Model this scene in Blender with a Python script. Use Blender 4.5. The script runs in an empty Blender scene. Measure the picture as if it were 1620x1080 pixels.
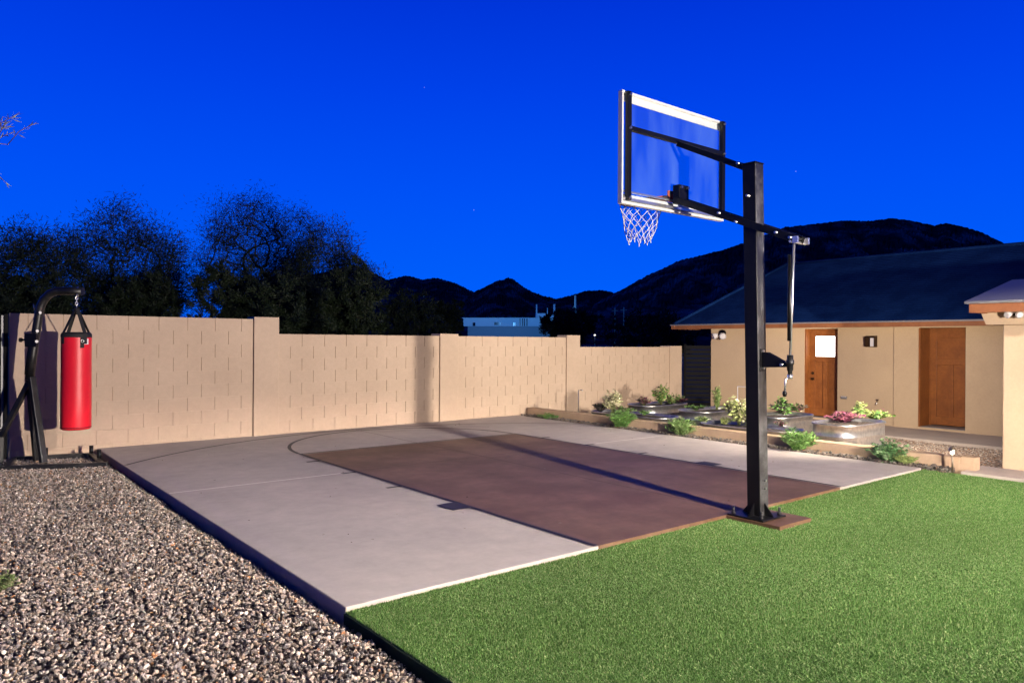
import bpy, bmesh, math, random
import numpy as np
from mathutils import Vector, Matrix
random.seed(7); RNG = np.random.default_rng(7)
S = bpy.context.scene
COL = S.collection
# ---------------------------------------------------------------- camera
FPX = 1156.208
CAM = np.array([-1.9063, -3.8909, 1.5409])
YAW = math.radians(38.81); ROLL = math.radians(.358)
FW = np.array([math.sin(YAW), math.cos(YAW), 0.0]); RT = np.array([math.cos(YAW), -math.sin(YAW), 0.0]); UP = np.array([0, 0, 1.0])
R3 = RT*math.cos(ROLL) + UP*math.sin(ROLL); U3 = -RT*math.sin(ROLL) + UP*math.cos(ROLL)
cd = bpy.data.cameras.new('camera'); co = bpy.data.objects.new('camera', cd); COL.objects.link(co)
cd.sensor_width = 36; cd.lens = FPX/1620*36; cd.clip_start = .05; cd.clip_end = 9000
co.matrix_world = Matrix(((R3[0], U3[0], -FW[0], CAM[0]), (R3[1], U3[1], -FW[1], CAM[1]), (R3[2], U3[2], -FW[2], CAM[2]), (0, 0, 0, 1)))
S.camera = co
S.view_settings.view_transform = 'Standard'; S.view_settings.look = 'None'; S.view_settings.exposure = 0; S.view_settings.gamma = 1

def ray(px, py): return FW + (px-810)/FPX*R3 + (540-py)/FPX*U3
def at(px, py, ax, v):          # the point of the plane axis=v seen at a pixel
    r = ray(px, py); return CAM + (v-CAM[ax])/r[ax]*r
def pd(px, py, D): return CAM + D*ray(px, py)

# ---------------------------------------------------------------- dusk sky
W = bpy.data.worlds.new('World'); S.world = W; W.use_nodes = True
nt = W.node_tree; nt.nodes.clear()
def N(t, **k):
    n = nt.nodes.new(t)
    for a, b in k.items(): setattr(n, a, b)
    return n
out = N('ShaderNodeOutputWorld'); bg = N('ShaderNodeBackground'); tc = N('ShaderNodeTexCoord'); sp = N('ShaderNodeSeparateXYZ')
rp = N('ShaderNodeValToRGB'); dot = N('ShaderNodeVectorMath', operation='DOT_PRODUCT'); dot.inputs[1].default_value = tuple(FW)
mr = N('ShaderNodeMapRange'); mr.inputs[1].default_value = -.3; mr.inputs[2].default_value = .7; mr.inputs[3].default_value = .36; mr.inputs[4].default_value = 1
nt.links.new(tc.outputs['Generated'], sp.inputs[0]); nt.links.new(sp.outputs['Z'], rp.inputs[0])
nt.links.new(tc.outputs['Generated'], dot.inputs[0]); nt.links.new(dot.outputs['Value'], mr.inputs[0])
e = rp.color_ramp.elements
e[0].position = 0; e[0].color = (0, .125, 1, 1); e[1].position = 1; e[1].color = (.001, .006, .07, 1)
for p_, c_ in ((.09, (0, .108, .96)), (.2, (0, .082, .92)), (.32, (0, .054, .82)), (.42, (0, .036, .70)), (.6, (.0, .01, .18))):
    x = e.new(p_); x.color = (*c_, 1)
vo = N('ShaderNodeTexVoronoi'); vo.inputs['Scale'].default_value = 26; nt.links.new(tc.outputs['Generated'], vo.inputs['Vector'])
st = N('ShaderNodeMapRange'); st.inputs[1].default_value = .013; st.inputs[2].default_value = .02; st.inputs[3].default_value = .22; st.inputs[4].default_value = 0
nt.links.new(vo.outputs['Distance'], st.inputs[0])
sep = N('ShaderNodeSeparateColor'); nt.links.new(vo.outputs['Color'], sep.inputs[0])
gt = N('ShaderNodeMath', operation='GREATER_THAN'); gt.inputs[1].default_value = .8; nt.links.new(sep.outputs[0], gt.inputs[0])
sm = N('ShaderNodeMath', operation='MULTIPLY'); nt.links.new(st.outputs[0], sm.inputs[0]); nt.links.new(gt.outputs[0], sm.inputs[1])
mul = N('ShaderNodeMix', data_type='RGBA', blend_type='MULTIPLY'); mul.inputs[0].default_value = 1
nt.links.new(rp.outputs[0], mul.inputs[6]); nt.links.new(mr.outputs[0], mul.inputs[7])
add = N('ShaderNodeMix', data_type='RGBA', blend_type='ADD'); add.inputs[0].default_value = 1
nt.links.new(mul.outputs[2], add.inputs[6]); nt.links.new(sm.outputs[0], add.inputs[7])
nt.links.new(add.outputs[2], bg.inputs[0]); bg.inputs[1].default_value = 1.0
nt.links.new(bg.outputs[0], out.inputs[0])

# ---------------------------------------------------------------- lamps (out of frame flood, added ground fill, porch flood)
def lamp(name, loc, power, radius, color, falloff='Linear', kind='POINT', target=None, angle=60, blend=.5, smooth=0):
    l = bpy.data.lights.new(name, kind); l.energy = power; l.shadow_soft_size = radius; l.color = color
    o = bpy.data.objects.new(name, l); COL.objects.link(o); o.location = loc
    if kind == 'SPOT':
        l.spot_size = math.radians(angle); l.spot_blend = blend
        o.rotation_euler = (Vector(target)-Vector(loc)).to_track_quat('-Z', 'Y').to_euler()
    if falloff:
        l.use_nodes = True; t = l.node_tree; em = t.nodes.get('Emission'); f = t.nodes.new('ShaderNodeLightFalloff')
        f.inputs[0].default_value = 1; f.inputs[1].default_value = smooth; t.links.new(f.outputs[falloff], em.inputs['Strength'])
    return o
WARM = (1, .87, .76)
KEY = (2.75, -6.1, 1.45)
lamp('key_flood_light', KEY, 9000, .07, WARM, 'Quadratic', smooth=60)
lamp('high_ground_fill', (2.75, -6.1, 4.6), 480, .1, WARM, 'Linear', 'SPOT', (2.75, -6.1, 0), 150, .12)  # added above the key, aimed straight down to brighten the ground
lamp('porch_flood_light', (8.33, -.38, 1.80), 2100, .05, (1, .86, .68), None, 'SPOT', (10.6, 5, .9), 136, .9)

# ================================================================ helpers
def link(o): COL.objects.link(o); return o
def tag(o, label=None, cat=None, group=None, kind=None):
    if label: o['label'] = label
    if cat: o['category'] = cat
    if group: o['group'] = group
    if kind: o['kind'] = kind
    return o
def empty(name, loc, label, cat, group=None, rz=0):
    o = bpy.data.objects.new(name, None); link(o); o.location = tuple(loc); o.rotation_euler = (0, 0, rz); o.empty_display_size = .2
    return tag(o, label, cat, group)
class MB:
    def __init__(s): s.v = []; s.f = []; s.sm = []
    def add(s, vs, fs, smooth=False):
        n = len(s.v); s.v += [tuple(map(float, v)) for v in vs]; s.f += [tuple(i+n for i in f) for f in fs]; s.sm += [smooth]*len(fs); return s
    def box(s, x0, x1, y0, y1, z0, z1):
        v = [(x, y, z) for z in (z0, z1) for y in (y0, y1) for x in (x0, x1)]
        return s.add(v, [(0, 2, 3, 1), (4, 5, 7, 6), (0, 1, 5, 4), (2, 6, 7, 3), (0, 4, 6, 2), (1, 3, 7, 5)])
    def bar(s, p, q, w, h, up=(0, 0, 1)):      # rectangular bar from p to q
        p = Vector(p); q = Vector(q); d = (q-p).normalized(); u = Vector(up)
        if abs(d.dot(u)) > .98: u = Vector((0, 1, 0))
        a = d.cross(u).normalized(); b = a.cross(d).normalized()
        v = [c + a*sx*w/2 + b*sy*h/2 for c in (p, q) for sy in (-1, 1) for sx in (-1, 1)]
        return s.add(v, [(0, 2, 3, 1), (4, 5, 7, 6), (0, 1, 5, 4), (2, 6, 7, 3), (0, 4, 6, 2), (1, 3, 7, 5)])
    def tube(s, pts, r, n=10, cap=True, smooth=True):
        pts = [Vector(p) for p in pts]; m = len(pts)
        rs = r if isinstance(r, (list, tuple)) else [r]*m
        prev = None; vs = []
        for i, p in enumerate(pts):
            d = (pts[min(i+1, m-1)]-pts[max(i-1, 0)]).normalized()
            if prev is None:
                u = Vector((0, 0, 1)) if abs(d.z) < .9 else Vector((1, 0, 0)); a = d.cross(u).normalized()
            else: a = (prev-d*prev.dot(d)).normalized()
            prev = a; b = d.cross(a)
            for k in range(n):
                t = 2*math.pi*k/n; vs.append(p + (a*math.cos(t)+b*math.sin(t))*rs[i])
        fs = [(i*n+k, i*n+(k+1) % n, (i+1)*n+(k+1) % n, (i+1)*n+k) for i in range(m-1) for k in range(n)]
        s.add(vs, fs, smooth)
        if cap:
            b = len(s.v)-len(vs); s.f += [tuple(b+k for k in range(n))[::-1], tuple(b+(m-1)*n+k for k in range(n))]; s.sm += [False, False]
        return s
    def cyl(s, p, q, r, n=14): return s.tube([p, q], r, n)
    def lathe(s, c, prof, n=32, smooth=True, axis=None):
        c = Vector(c); vs = []; m = len(prof)
        for r, z in prof:
            for k in range(n):
                t = 2*math.pi*k/n; vs.append((c.x+r*math.cos(t), c.y+r*math.sin(t), c.z+z))
        s.add(vs, [(i*n+k, i*n+(k+1) % n, (i+1)*n+(k+1) % n, (i+1)*n+k) for i in range(m-1) for k in range(n)], smooth)
        return s
    def poly(s, pts): return s.add(pts, [tuple(range(len(pts)))])
    def prism(s, pts, z0, z1):
        n = len(pts); v = [(x, y, z0) for x, y in pts]+[(x, y, z1) for x, y in pts]
        return s.add(v, [tuple(range(n))[::-1], tuple(range(n, 2*n))]+[(i, (i+1) % n, n+(i+1) % n, n+i) for i in range(n)])
    def build(s, name, mat, parent=None, bevel=0, seg=2):
        me = bpy.data.meshes.new(name); me.from_pydata(s.v, [], s.f); me.polygons.foreach_set('use_smooth', s.sm); me.materials.append(mat); me.update()
        bm = bmesh.new(); bm.from_mesh(me); bmesh.ops.recalc_face_normals(bm, faces=bm.faces); bm.to_mesh(me); bm.free()
        o = link(bpy.data.objects.new(name, me))
        if parent: o.parent = parent; o.matrix_parent_inverse = parent_inv(parent)
        if bevel:
            m = o.modifiers.new('bevel', 'BEVEL'); m.width = bevel; m.segments = seg; m.limit_method = 'ANGLE'; m.angle_limit = .6
        return o
def split_build(mb, name, mat, parent, **k):      # every loose piece becomes a part of its own
    par = list(range(len(mb.v)))
    def find(i):
        while par[i] != i: par[i] = par[par[i]]; i = par[i]
        return i
    for f in mb.f:
        for j in f[1:]: par[find(j)] = find(f[0])
    gr = {}
    for f, s_m in zip(mb.f, mb.sm): gr.setdefault(find(f[0]), []).append((f, s_m))
    for fs in gr.values():
        ids = sorted({i for f, _ in fs for i in f}); mp_ = {i: n for n, i in enumerate(ids)}; m2 = MB()
        m2.v = [mb.v[i] for i in ids]; m2.f = [tuple(mp_[i] for i in f) for f, _ in fs]; m2.sm = [q for _, q in fs]; m2.build(name, mat, parent, **k)
def parent_inv(p):
    M = Matrix.Identity(4); q = p; ch = []
    while q: ch.append(q); q = q.parent
    for q in reversed(ch):
        M = M @ (q.matrix_parent_inverse if q.parent else Matrix.Identity(4)) @ Matrix.LocRotScale(q.location, q.rotation_euler, q.scale)
    return M.inverted()
def np_mesh(name, V, Fc, mat, colors=None, parent=None, smooth=False):
    me = bpy.data.meshes.new(name); nv = len(V); nf, k = Fc.shape
    me.vertices.add(nv); me.vertices.foreach_set('co', V.astype(np.float32).ravel())
    me.loops.add(nf*k); me.loops.foreach_set('vertex_index', Fc.astype(np.int32).ravel())
    me.polygons.add(nf); me.polygons.foreach_set('loop_start', np.arange(0, nf*k, k, dtype=np.int32))
    me.update(calc_edges=True)
    me.polygons.foreach_set('use_smooth', np.full(nf, smooth))
    if colors is not None:
        a = me.color_attributes.new('tint', 'FLOAT_COLOR', 'POINT')
        c = np.ones((nv, 4), np.float32); c[:, :3] = colors; a.data.foreach_set('color', c.ravel())
    me.materials.append(mat); me.validate()
    o = link(bpy.data.objects.new(name, me))
    if parent: o.parent = parent; o.matrix_parent_inverse = parent_inv(parent)
    return o

# ---------------------------------------------------------------- materials
def mat(name, col, rough=.7, metal=0, spec=.5, noise=None, bump=None, var=None, attr=None, coat=0):
    """noise=(scale, col2, lo, hi) second colour patches; var=(scale, amount) fine value change; bump=(scale, strength, dist)"""
    m = bpy.data.materials.new(name); m.use_nodes = True; t = m.node_tree; b = t.nodes['Principled BSDF']
    b.inputs['Base Color'].default_value = (*col, 1); b.inputs['Roughness'].default_value = rough; b.inputs['Metallic'].default_value = metal
    b.inputs['Specular IOR Level'].default_value = spec; b.inputs['Coat Weight'].default_value = coat
    tc = t.nodes.new('ShaderNodeTexCoord'); cur = None
    def tex(scale, detail=6, r=.6):
        n = t.nodes.new('ShaderNodeTexNoise'); n.inputs['Scale'].default_value = scale; n.inputs['Detail'].default_value = detail; n.inputs['Roughness'].default_value = r
        t.links.new(tc.outputs['Object'], n.inputs['Vector']); return n
    if attr:
        a = t.nodes.new('ShaderNodeAttribute'); a.attribute_name = attr; cur = a.outputs['Color']
    if noise:
        n = tex(noise[0]); r = t.nodes.new('ShaderNodeMapRange'); r.inputs[1].default_value = noise[2]; r.inputs[2].default_value = noise[3]
        t.links.new(n.outputs[0], r.inputs[0]); x = t.nodes.new('ShaderNodeMix'); x.data_type = 'RGBA'
        t.links.new(r.outputs[0], x.inputs[0]); x.inputs[6].default_value = (*col, 1); x.inputs[7].default_value = (*noise[1], 1)
        if cur: t.links.new(cur, x.inputs[6])
        cur = x.outputs[2]
    if var:
        n = tex(var[0], 8, .7); r = t.nodes.new('ShaderNodeMapRange'); r.inputs[1].default_value = .3; r.inputs[2].default_value = .7
        r.inputs[3].default_value = 1-var[1]; r.inputs[4].default_value = 1+var[1]; t.links.new(n.outputs[0], r.inputs[0])
        x = t.nodes.new('ShaderNodeMix'); x.data_type = 'RGBA'; x.blend_type = 'MULTIPLY'; x.inputs[0].default_value = 1
        if cur: t.links.new(cur, x.inputs[6])
        else: x.inputs[6].default_value = (*col, 1)
        t.links.new(r.outputs[0], x.inputs[7]); cur = x.outputs[2]
    if cur: t.links.new(cur, b.inputs['Base Color'])
    if bump:
        n = tex(bump[0], 8, .65); bb = t.nodes.new('ShaderNodeBump'); bb.inputs['Strength'].default_value = bump[1]; bb.inputs['Distance'].default_value = bump[2]
        t.links.new(n.outputs[0], bb.inputs['Height']); t.links.new(bb.outputs[0], b.inputs['Normal'])
    return m
def emit(name, col, s):
    m = bpy.data.materials.new(name); m.use_nodes = True; b = m.node_tree.nodes['Principled BSDF']
    b.inputs['Base Color'].default_value = (*col, 1); b.inputs['Emission Color'].default_value = (*col, 1); b.inputs['Emission Strength'].default_value = s; return m
M = {}
M['block'] = mat('painted_block', (.555, .43, .32), .9, noise=(.9, (.49, .375, .275), .35, .7), var=(14, .05), bump=(60, .5, .004), spec=.2)
M['stucco'] = mat('stucco', (.53, .40, .265), .92, noise=(1.2, (.47, .35, .235), .35, .7), var=(30, .05), bump=(70, .6, .005), spec=.15)
M['stucco_curb'] = mat('curb_stucco', (.44, .32, .215), .92, noise=(2.5, (.35, .25, .17), .4, .7), var=(30, .06), bump=(60, .6, .005), spec=.15)
M['concrete'] = mat('concrete', (.455, .41, .375), .75, noise=(.8, (.37, .33, .31), .35, .7), var=(5, .10), bump=(90, .25, .002), spec=.3)
M['path'] = mat('path_concrete', (.42, .36, .32), .8, noise=(2, (.36, .31, .28), .35, .7), var=(20, .06), bump=(90, .3, .002), spec=.3)
M['lane'] = mat('lane_paint', (.108, .055, .028), .55, noise=(1.3, (.22, .135, .086), .40, .78), var=(6, .22), bump=(80, .25, .002), spec=.4)
M['lane_edge'] = mat('lane_paint_edge', (.25, .13, .08), .7, var=(20, .1))
M['line'] = mat('line_paint', (.018, .016, .02), .55, var=(12, .25), spec=.4)
M['joint'] = mat('joint_filler', (.72, .68, .64), .8, var=(15, .1))
M['joint_dark'] = mat('saw_cut', (.07, .05, .05), .9)
M['black'] = mat('black_paint', (.003, .003, .004), .36, noise=(9, (.006, .006, .007), .4, .7), bump=(150, .15, .001), spec=.35)
M['black_worn'] = mat('worn_black_paint', (.006, .006, .007), .42, noise=(5, (.035, .034, .033), .5, .75), var=(25, .3), bump=(80, .3, .001), spec=.6)
M['black_matte'] = mat('matte_black_paint', (.008, .008, .009), .8, spec=.1)
M['pole_front'] = mat('scuffed_sheen_black_paint', (.02, .02, .021), .38, noise=(4, (.13, .13, .13), .45, .75), var=(25, .4), bump=(60, .4, .002), spec=.6)  # scuffs plus the lamp sheen of the front face, put into the colour
M['zinc'] = mat('zinc_bolt', (.7, .69, .66), .3, 1)
M['alu'] = mat('aluminium', (.82, .82, .82), .28, .9, var=(8, .05))
M['white_frame'] = mat('white_frame_paint', (.8, .79, .76), .3, .15)
M['net'] = mat('net_cord', (.8, .78, .74), .9)
M['orange'] = mat('rim_orange', (.75, .12, .04), .35)
M['red'] = mat('red_vinyl', (.75, .010, .026), .42, spec=.5, var=(3, .06), bump=(7, .35, .012))
M['strap'] = mat('black_webbing', (.012, .012, .013), .75)
M['tankm'] = mat('galvanised_steel', (.62, .62, .62), .33, .95, noise=(16, (.48, .49, .51), .42, .6), var=(40, .07), bump=(6, .12, .004))
M['soil'] = mat('soil', (.035, .022, .016), 1, var=(30, .4), bump=(40, 1, .02))
M['dg'] = mat('decomposed_granite', (.25, .165, .12), .98, noise=(60, (.36, .25, .19), .45, .6), var=(120, .35), bump=(80, 1, .01), spec=.1)
M['desert'] = mat('desert_ground', (.10, .075, .05), 1, noise=(.05, (.06, .055, .035), .4, .6), var=(3, .3))
M['underlay'] = mat('turf_backing', (.012, .03, .008), 1)
M['gravel_bed'] = mat('gravel_bed', (.05, .038, .03), 1, noise=(70, (.12, .09, .075), .45, .6), bump=(60, 1, .01))
M['stone'] = mat('gravel_stones', (.3, .25, .2), .8, attr='tint', var=(60, .15), spec=.3)
M['turf'] = mat('turf_blades', (.1, .2, .05), .55, attr='tint', spec=.25)
M['leaf'] = mat('leaves', (.1, .2, .05), .55, attr='tint', spec=.35)
M['bark'] = mat('bark', (.025, .019, .015), .95, bump=(30, 1, .01), var=(20, .3))
M['bark_pale'] = mat('pale_bark', (.2, .12, .08), .9, var=(20, .3))
M['stem'] = mat('plant_stem', (.12, .14, .05), .8)
M['wood'] = mat('stained_wood', (.26, .088, .020), .5, noise=(3, (.19, .06, .014), .4, .65), var=(18, .15), spec=.4)
M['fascia'] = mat('fascia_paint', (.27, .10, .035), .6, noise=(4, (.2, .07, .025), .4, .7), var=(25, .1))
M['shingle'] = mat('asphalt_shingle', (.007, .030, .12), .95, noise=(2, (.004, .02, .09), .4, .6), var=(30, .3), bump=(30, .5, .01), spec=.03)  # grey shingle with the blue sky light put into its colour
M['rooftrim'] = mat('roof_trim_metal', (.25, .25, .26), .5, .4)
M['mount'] = mat('mountain_rock', (.05, .055, .06), 1, noise=(.02, (.30, .28, .27), .48, .66), var=(.06, .6), spec=0)
M['white_build'] = mat('white_render', (.8, .82, .84), .8)
M['grey_build'] = mat('grey_render', (.3, .3, .32), .9)
M['dark_glass'] = mat('dark_glass', (.01, .012, .015), .1, spec=.8)
M['window_lit'] = emit('lit_window', (1, .97, .92), 5)
M['lamp_glow'] = emit('lamp_lens_lit', (1, .93, .8), 1.6)
M['pvc'] = mat('white_pvc', (.62, .6, .62), .5)
M['brass'] = mat('bronze', (.06, .035, .02), .4, .8)
M['label_white'] = mat('woven_label', (.8, .74, .74), .7)
M['pathlight'] = mat('brushed_pathlight', (.3, .25, .19), .35, .9)
# clear board; a streaky blue film paints in faint reflections
g = bpy.data.materials.new('clear_acrylic'); g.use_nodes = True; t = g.node_tree; t.nodes.clear()
o_ = t.nodes.new('ShaderNodeOutputMaterial'); tr = t.nodes.new('ShaderNodeBsdfTransparent'); tr.inputs[0].default_value = (.97, .98, .98, 1)
pb = t.nodes.new('ShaderNodeBsdfPrincipled'); pb.inputs['Base Color'].default_value = (.36, .68, .85, 1); pb.inputs['Roughness'].default_value = .12
tcx = t.nodes.new('ShaderNodeTexCoord'); mp = t.nodes.new('ShaderNodeMapping'); mp.inputs['Scale'].default_value = (3, 3, .7); nz = t.nodes.new('ShaderNodeTexNoise'); nz.inputs['Scale'].default_value = 1.6; nz.inputs['Detail'].default_value = 5
mrr = t.nodes.new('ShaderNodeMapRange'); mrr.inputs[1].default_value = .35; mrr.inputs[2].default_value = .75; mrr.inputs[3].default_value = .01; mrr.inputs[4].default_value = .075
mx = t.nodes.new('ShaderNodeMixShader')
t.links.new(tcx.outputs['Object'], mp.inputs[0]); t.links.new(mp.outputs[0], nz.inputs['Vector']); t.links.new(nz.outputs[0], mrr.inputs[0]); t.links.new(mrr.outputs[0], mx.inputs[0])
t.links.new(tr.outputs[0], mx.inputs[1]); t.links.new(pb.outputs[0], mx.inputs[2]); t.links.new(mx.outputs[0], o_.inputs[0])
M['acrylic'] = g

# ================================================================ the ground
CW, CL = 7.78, 7.86
def wall_y(x): return 7.79 + .0226*x
tag(MB().poly([(-4000, -4000, -.32), (4000, -4000, -.32), (4000, 4000, -.32), (-4000, 4000, -.32)]).build('ground', M['desert']), kind='structure')
tag(MB().box(-9, -.012, -9, 7.9, -.31, -.125).build('gravel_bed', M['gravel_bed']), kind='structure')
tag(MB().box(-.012, 7.80, -9, -.001, -.3, -.035).build('lawn_base', M['underlay']), kind='structure')
# the court: one slab, flush with the wall
tag(MB().add([(0, 0, -.2), (CW, 0, -.2), (CW, wall_y(CW), -.2), (0, wall_y(0), -.2), (0, 0, 0), (CW, 0, 0), (CW, wall_y(CW), 0), (0, wall_y(0), 0)],
    [(3, 2, 1, 0), (4, 5, 6, 7), (0, 1, 5, 4), (1, 2, 6, 5), (2, 3, 7, 6), (3, 0, 4, 7)]).build('court_slab', M['concrete'], bevel=.008), kind='structure')
LA, LW, FT = 2.076, 3.66, 5.54; LC = LA+LW/2
def sheet(x0, x1, y0, y1, z): return [(x0, y0, z), (x1, y0, z), (x1, y1, z), (x0, y1, z)]
tag(MB().poly(sheet(LA, LA+LW, .001, FT, .004)).box(LA, LA+LW, -.004, .0005, -.12, .004).build('painted_lane', M['lane']), kind='structure')
tag(MB().box(3.69, 4.2, -.53, -.0045, -.12, .003).build('footing_pad', M['lane'], bevel=.006), kind='structure')
z = .008
ln = MB()
ln.poly(sheet(LA-.05, LA, .003, FT, z)).poly(sheet(LA+LW, LA+LW+.05, .003, FT, z)).poly(sheet(LA-.05, LA+LW+.05, FT, FT+.05, z))
def arc(c, r, w, a0, a1, n=64):
    pr = None
    for i in range(n+1):
        a = math.radians(a0+(a1-a0)*i/n); q = [(c[0]+rr*math.cos(a), c[1]+rr*math.sin(a), z) for rr in (r-w/2, r+w/2)]
        if pr: ln.poly([pr[0], pr[1], q[1], q[0]])
        pr = q
arc((LC, FT+.05), LW/2+.025, .05, 1, 179)
arc((3.86, 2.27), 5.35, .045, 44, 136)
for y in (4.9, 3.9, 2.86):
    ln.poly(sheet(LA-.22, LA-.05, y-.032, y+.032, z)).poly(sheet(LA+LW+.05, LA+LW+.22, y-.032, y+.032, z))
ln.poly(sheet(LA-.24, LA-.05, 1.60, 1.88, z)).poly(sheet(LA+LW+.05, LA+LW+.24, 1.64, 1.92, z))
tag(ln.build('court_lines', M['line']), kind='structure')
tag(MB().poly(sheet(.01, LA-.22, 3.93, 3.956, .004)).poly(sheet(LA+LW+.3, CW-.01, 3.93, 3.956, .004)).build('court_joints', M['joint']), kind='structure')
tag(MB().poly(sheet(LC-.006, LC+.006, .01, FT, .0085)).poly(sheet(LC-.006, LC+.006, FT+.06, 7.8, .004)).poly(sheet(LA+.01, LA+LW-.01, 3.945, 3.955, .0087)).build('saw_cuts', M['joint_dark']), kind='structure')
# walkway beside the lawn, planting ground, patio
tag(MB().box(7.84, 8.52, -8, -.42, -.3, .012).build('path', M['path'], bevel=.01), kind='structure')
tag(MB().box(12.1, 13.8, -6, 7.4, -.31, -.17).build('patio', M['path'], bevel=.01), kind='structure')
gx = MB(); nx, ny = 26, 60; vs = []
for j in range(ny+1):
    for i in range(nx+1):
        x = 8.02+(12.1-8.02)*i/nx; y = -8+16.1*j/ny
        h = -.215+.02*math.sin(x*2.3+y)*math.sin(y*1.7)
        if y < .3: h += .17*min(1, (.3-y)/1.0)*max(0, 1-(x-8.2)/1.9)
        vs.append((x, y, h))
gx.add(vs, [(j*(nx+1)+i, j*(nx+1)+i+1, (j+1)*(nx+1)+i+1, (j+1)*(nx+1)+i) for j in range(ny) for i in range(nx)], True)
tag(gx.build('planting_ground', M['dg']), kind='structure')
tag(MB().box(7.79, 8.0, -.35, 7.9, -.3, -.06).build('rock_strip_bed', M['gravel_bed']), kind='structure')

# ---- loose stones
ico_v = []; 
bm = bmesh.new(); bmesh.ops.create_icosphere(bm, subdivisions=1, radius=1); ico_v = np.array([v.co[:] for v in bm.verts]); ico_f = np.array([[v.index for v in f.verts] for f in bm.faces]); bm.free()
def rotm(n):
    q = RNG.normal(size=(n, 4)); q /= np.linalg.norm(q, axis=1)[:, None]; w, x, y, z_ = q.T
    return np.stack([1-2*(y*y+z_*z_), 2*(x*y-z_*w), 2*(x*z_+y*w), 2*(x*y+z_*w), 1-2*(x*x+z_*z_), 2*(y*z_-x*w), 2*(x*z_-y*w), 2*(y*z_+x*w), 1-2*(x*x+y*y)], 1).reshape(n, 3, 3)
PAL = np.array([(.38, .30, .245), (.32, .26, .22), (.46, .39, .335), (.20, .18, .165), (.36, .27, .20), (.56, .51, .45), (.14, .13, .125), (.42, .21, .10), (.27, .24, .235)])
PW = np.array([.2, .18, .15, .12, .1, .08, .08, .02, .07])
def stones(name, P, size, flat=.6, shade=1):
    n = len(P); sc = size*RNG.uniform(.55, 1.35, (n, 1))*np.stack([RNG.uniform(.8, 1.4, n), RNG.uniform(.7, 1.1, n), RNG.uniform(.4, .85, n)], 1)
    v = ico_v[None]*(1+RNG.uniform(-.28, .28, (n, 12, 1)))*sc[:, None]
    Rm = rotm(n); v = np.einsum('nij,nkj->nki', Rm, v); v[:, :, 2] *= flat+.3; v += P[:, None]
    c = PAL[RNG.choice(len(PAL), n, p=PW/PW.sum())]*RNG.uniform(.5, 1.45, (n, 1))*shade*.92; c = np.repeat(c, 12, 0)
    Fc = (ico_f[None]+12*np.arange(n)[:, None, None]).reshape(-1, 3)
    return np_mesh(name, v.reshape(-1, 3), Fc, M['stone'], c)
n = 165000
px = RNG.uniform(-4.4, 0, n); py = RNG.uniform(-3.6, 7.75, n)
d = np.stack([px, py], 1)-CAM[:2]; dep = d@FW[:2]; lat = d@RT[:2]
ok = (dep > 2.2) & (np.abs(lat) < dep*.80+.6)
dens = np.clip(1.15-dep*.03, .6, 1); ok &= RNG.random(n) < dens; ok &= px < -.012
px, py = px[ok], py[ok]
edge = np.clip((-px)/.14, 0, 1)
pz = -.115+edge*.055+RNG.uniform(-.017, .017, len(px))+.012*np.sin(px*5+py*3)*np.sin(py*4)
tag(stones('gravel', np.stack([px, py, pz], 1), .0101), kind='stuff', label='mixed brown and grey crushed gravel left of the court', cat='gravel')
n = 3400
px = RNG.uniform(7.80, 8.0, n); py = RNG.uniform(-.3, 7.9, n)
tag(stones('edging_rocks', np.stack([px, py, -.012+RNG.uniform(-.01, .03, n)], 1), .024, .5, .38), kind='stuff', label='narrow band of dark river rocks along the stucco curb', cat='gravel')
n = 30000
px = RNG.uniform(8.4, 12.1, n); py = RNG.uniform(-2.2, 7.6, n)
hz = -.215+.02*np.sin(px*2.3+py)*np.sin(py*1.7)+np.where(py < .3, .17*np.minimum(1, (.3-py))*np.maximum(0, 1-(px-8.2)/1.9), 0)
tag(stones('fine_gravel', np.stack([px, py, hz], 1), .013, .5), kind='stuff', label='fine tan gravel between the curb and the house patio', cat='gravel')

# ---- turf
def turf():
    n = 2400000
    x = RNG.uniform(0.0, 7.84, n); y = RNG.uniform(-4.6, -.004, n)
    d = np.stack([x, y], 1)-CAM[:2]; dep = d@FW[:2]; lat = d@RT[:2]
    ok = (dep > 2.6) & (np.abs(lat) < dep*.76+.3) & ~((x > 3.68) & (x < 4.21) & (y > -.54))
    ok &= RNG.random(n) < np.clip(3.9/dep, .35, 1)**1.2
    x, y, dep = x[ok], y[ok], dep[ok]; n = len(x)
    h = RNG.uniform(.010, .020, n); w = .0016*np.clip(dep/3.8, .9, 2.2); a = RNG.uniform(0, 2*np.pi, n); le = RNG.uniform(.1, .9, n)
    le += .25*np.sin(x*2.1+y*3.3)
    wx, wy = np.cos(a)*w, np.sin(a)*w; b = a+np.pi/2+RNG.uniform(-.6, .6, n); lx, ly = np.cos(b)*h*le, np.sin(b)*h*le
    z0 = np.full(n, -.034)
    V = np.stack([np.stack([x-wx, y-wy, z0], 1), np.stack([x+wx, y+wy, z0], 1), np.stack([x+wx*.6+lx*.5, y+wy*.6+ly*.5, z0+h*.7], 1), np.stack([x+lx, y+ly, z0+h], 1)], 1).reshape(-1, 3)
    Fc = np.arange(4*n).reshape(n, 4)
    base = np.array([(.075, .175, .035), (.115, .225, .055), (.04, .11, .022), (.22, .31, .11), (.33, .36, .19)])[RNG.choice(5, n, p=[.30, .28, .22, .14, .06])]
    c = base*RNG.uniform(.85, 1.5, (n, 1))*(1+.12*np.sin(x*1.3+y*.8)*np.sin(y*1.9-x*.4))[:, None]
    return np_mesh('lawn', V, Fc, M['turf'], np.repeat(c, 4, 0))
tag(turf(), kind='stuff', label='short artificial green turf in front of the court', cat='lawn')

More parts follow.
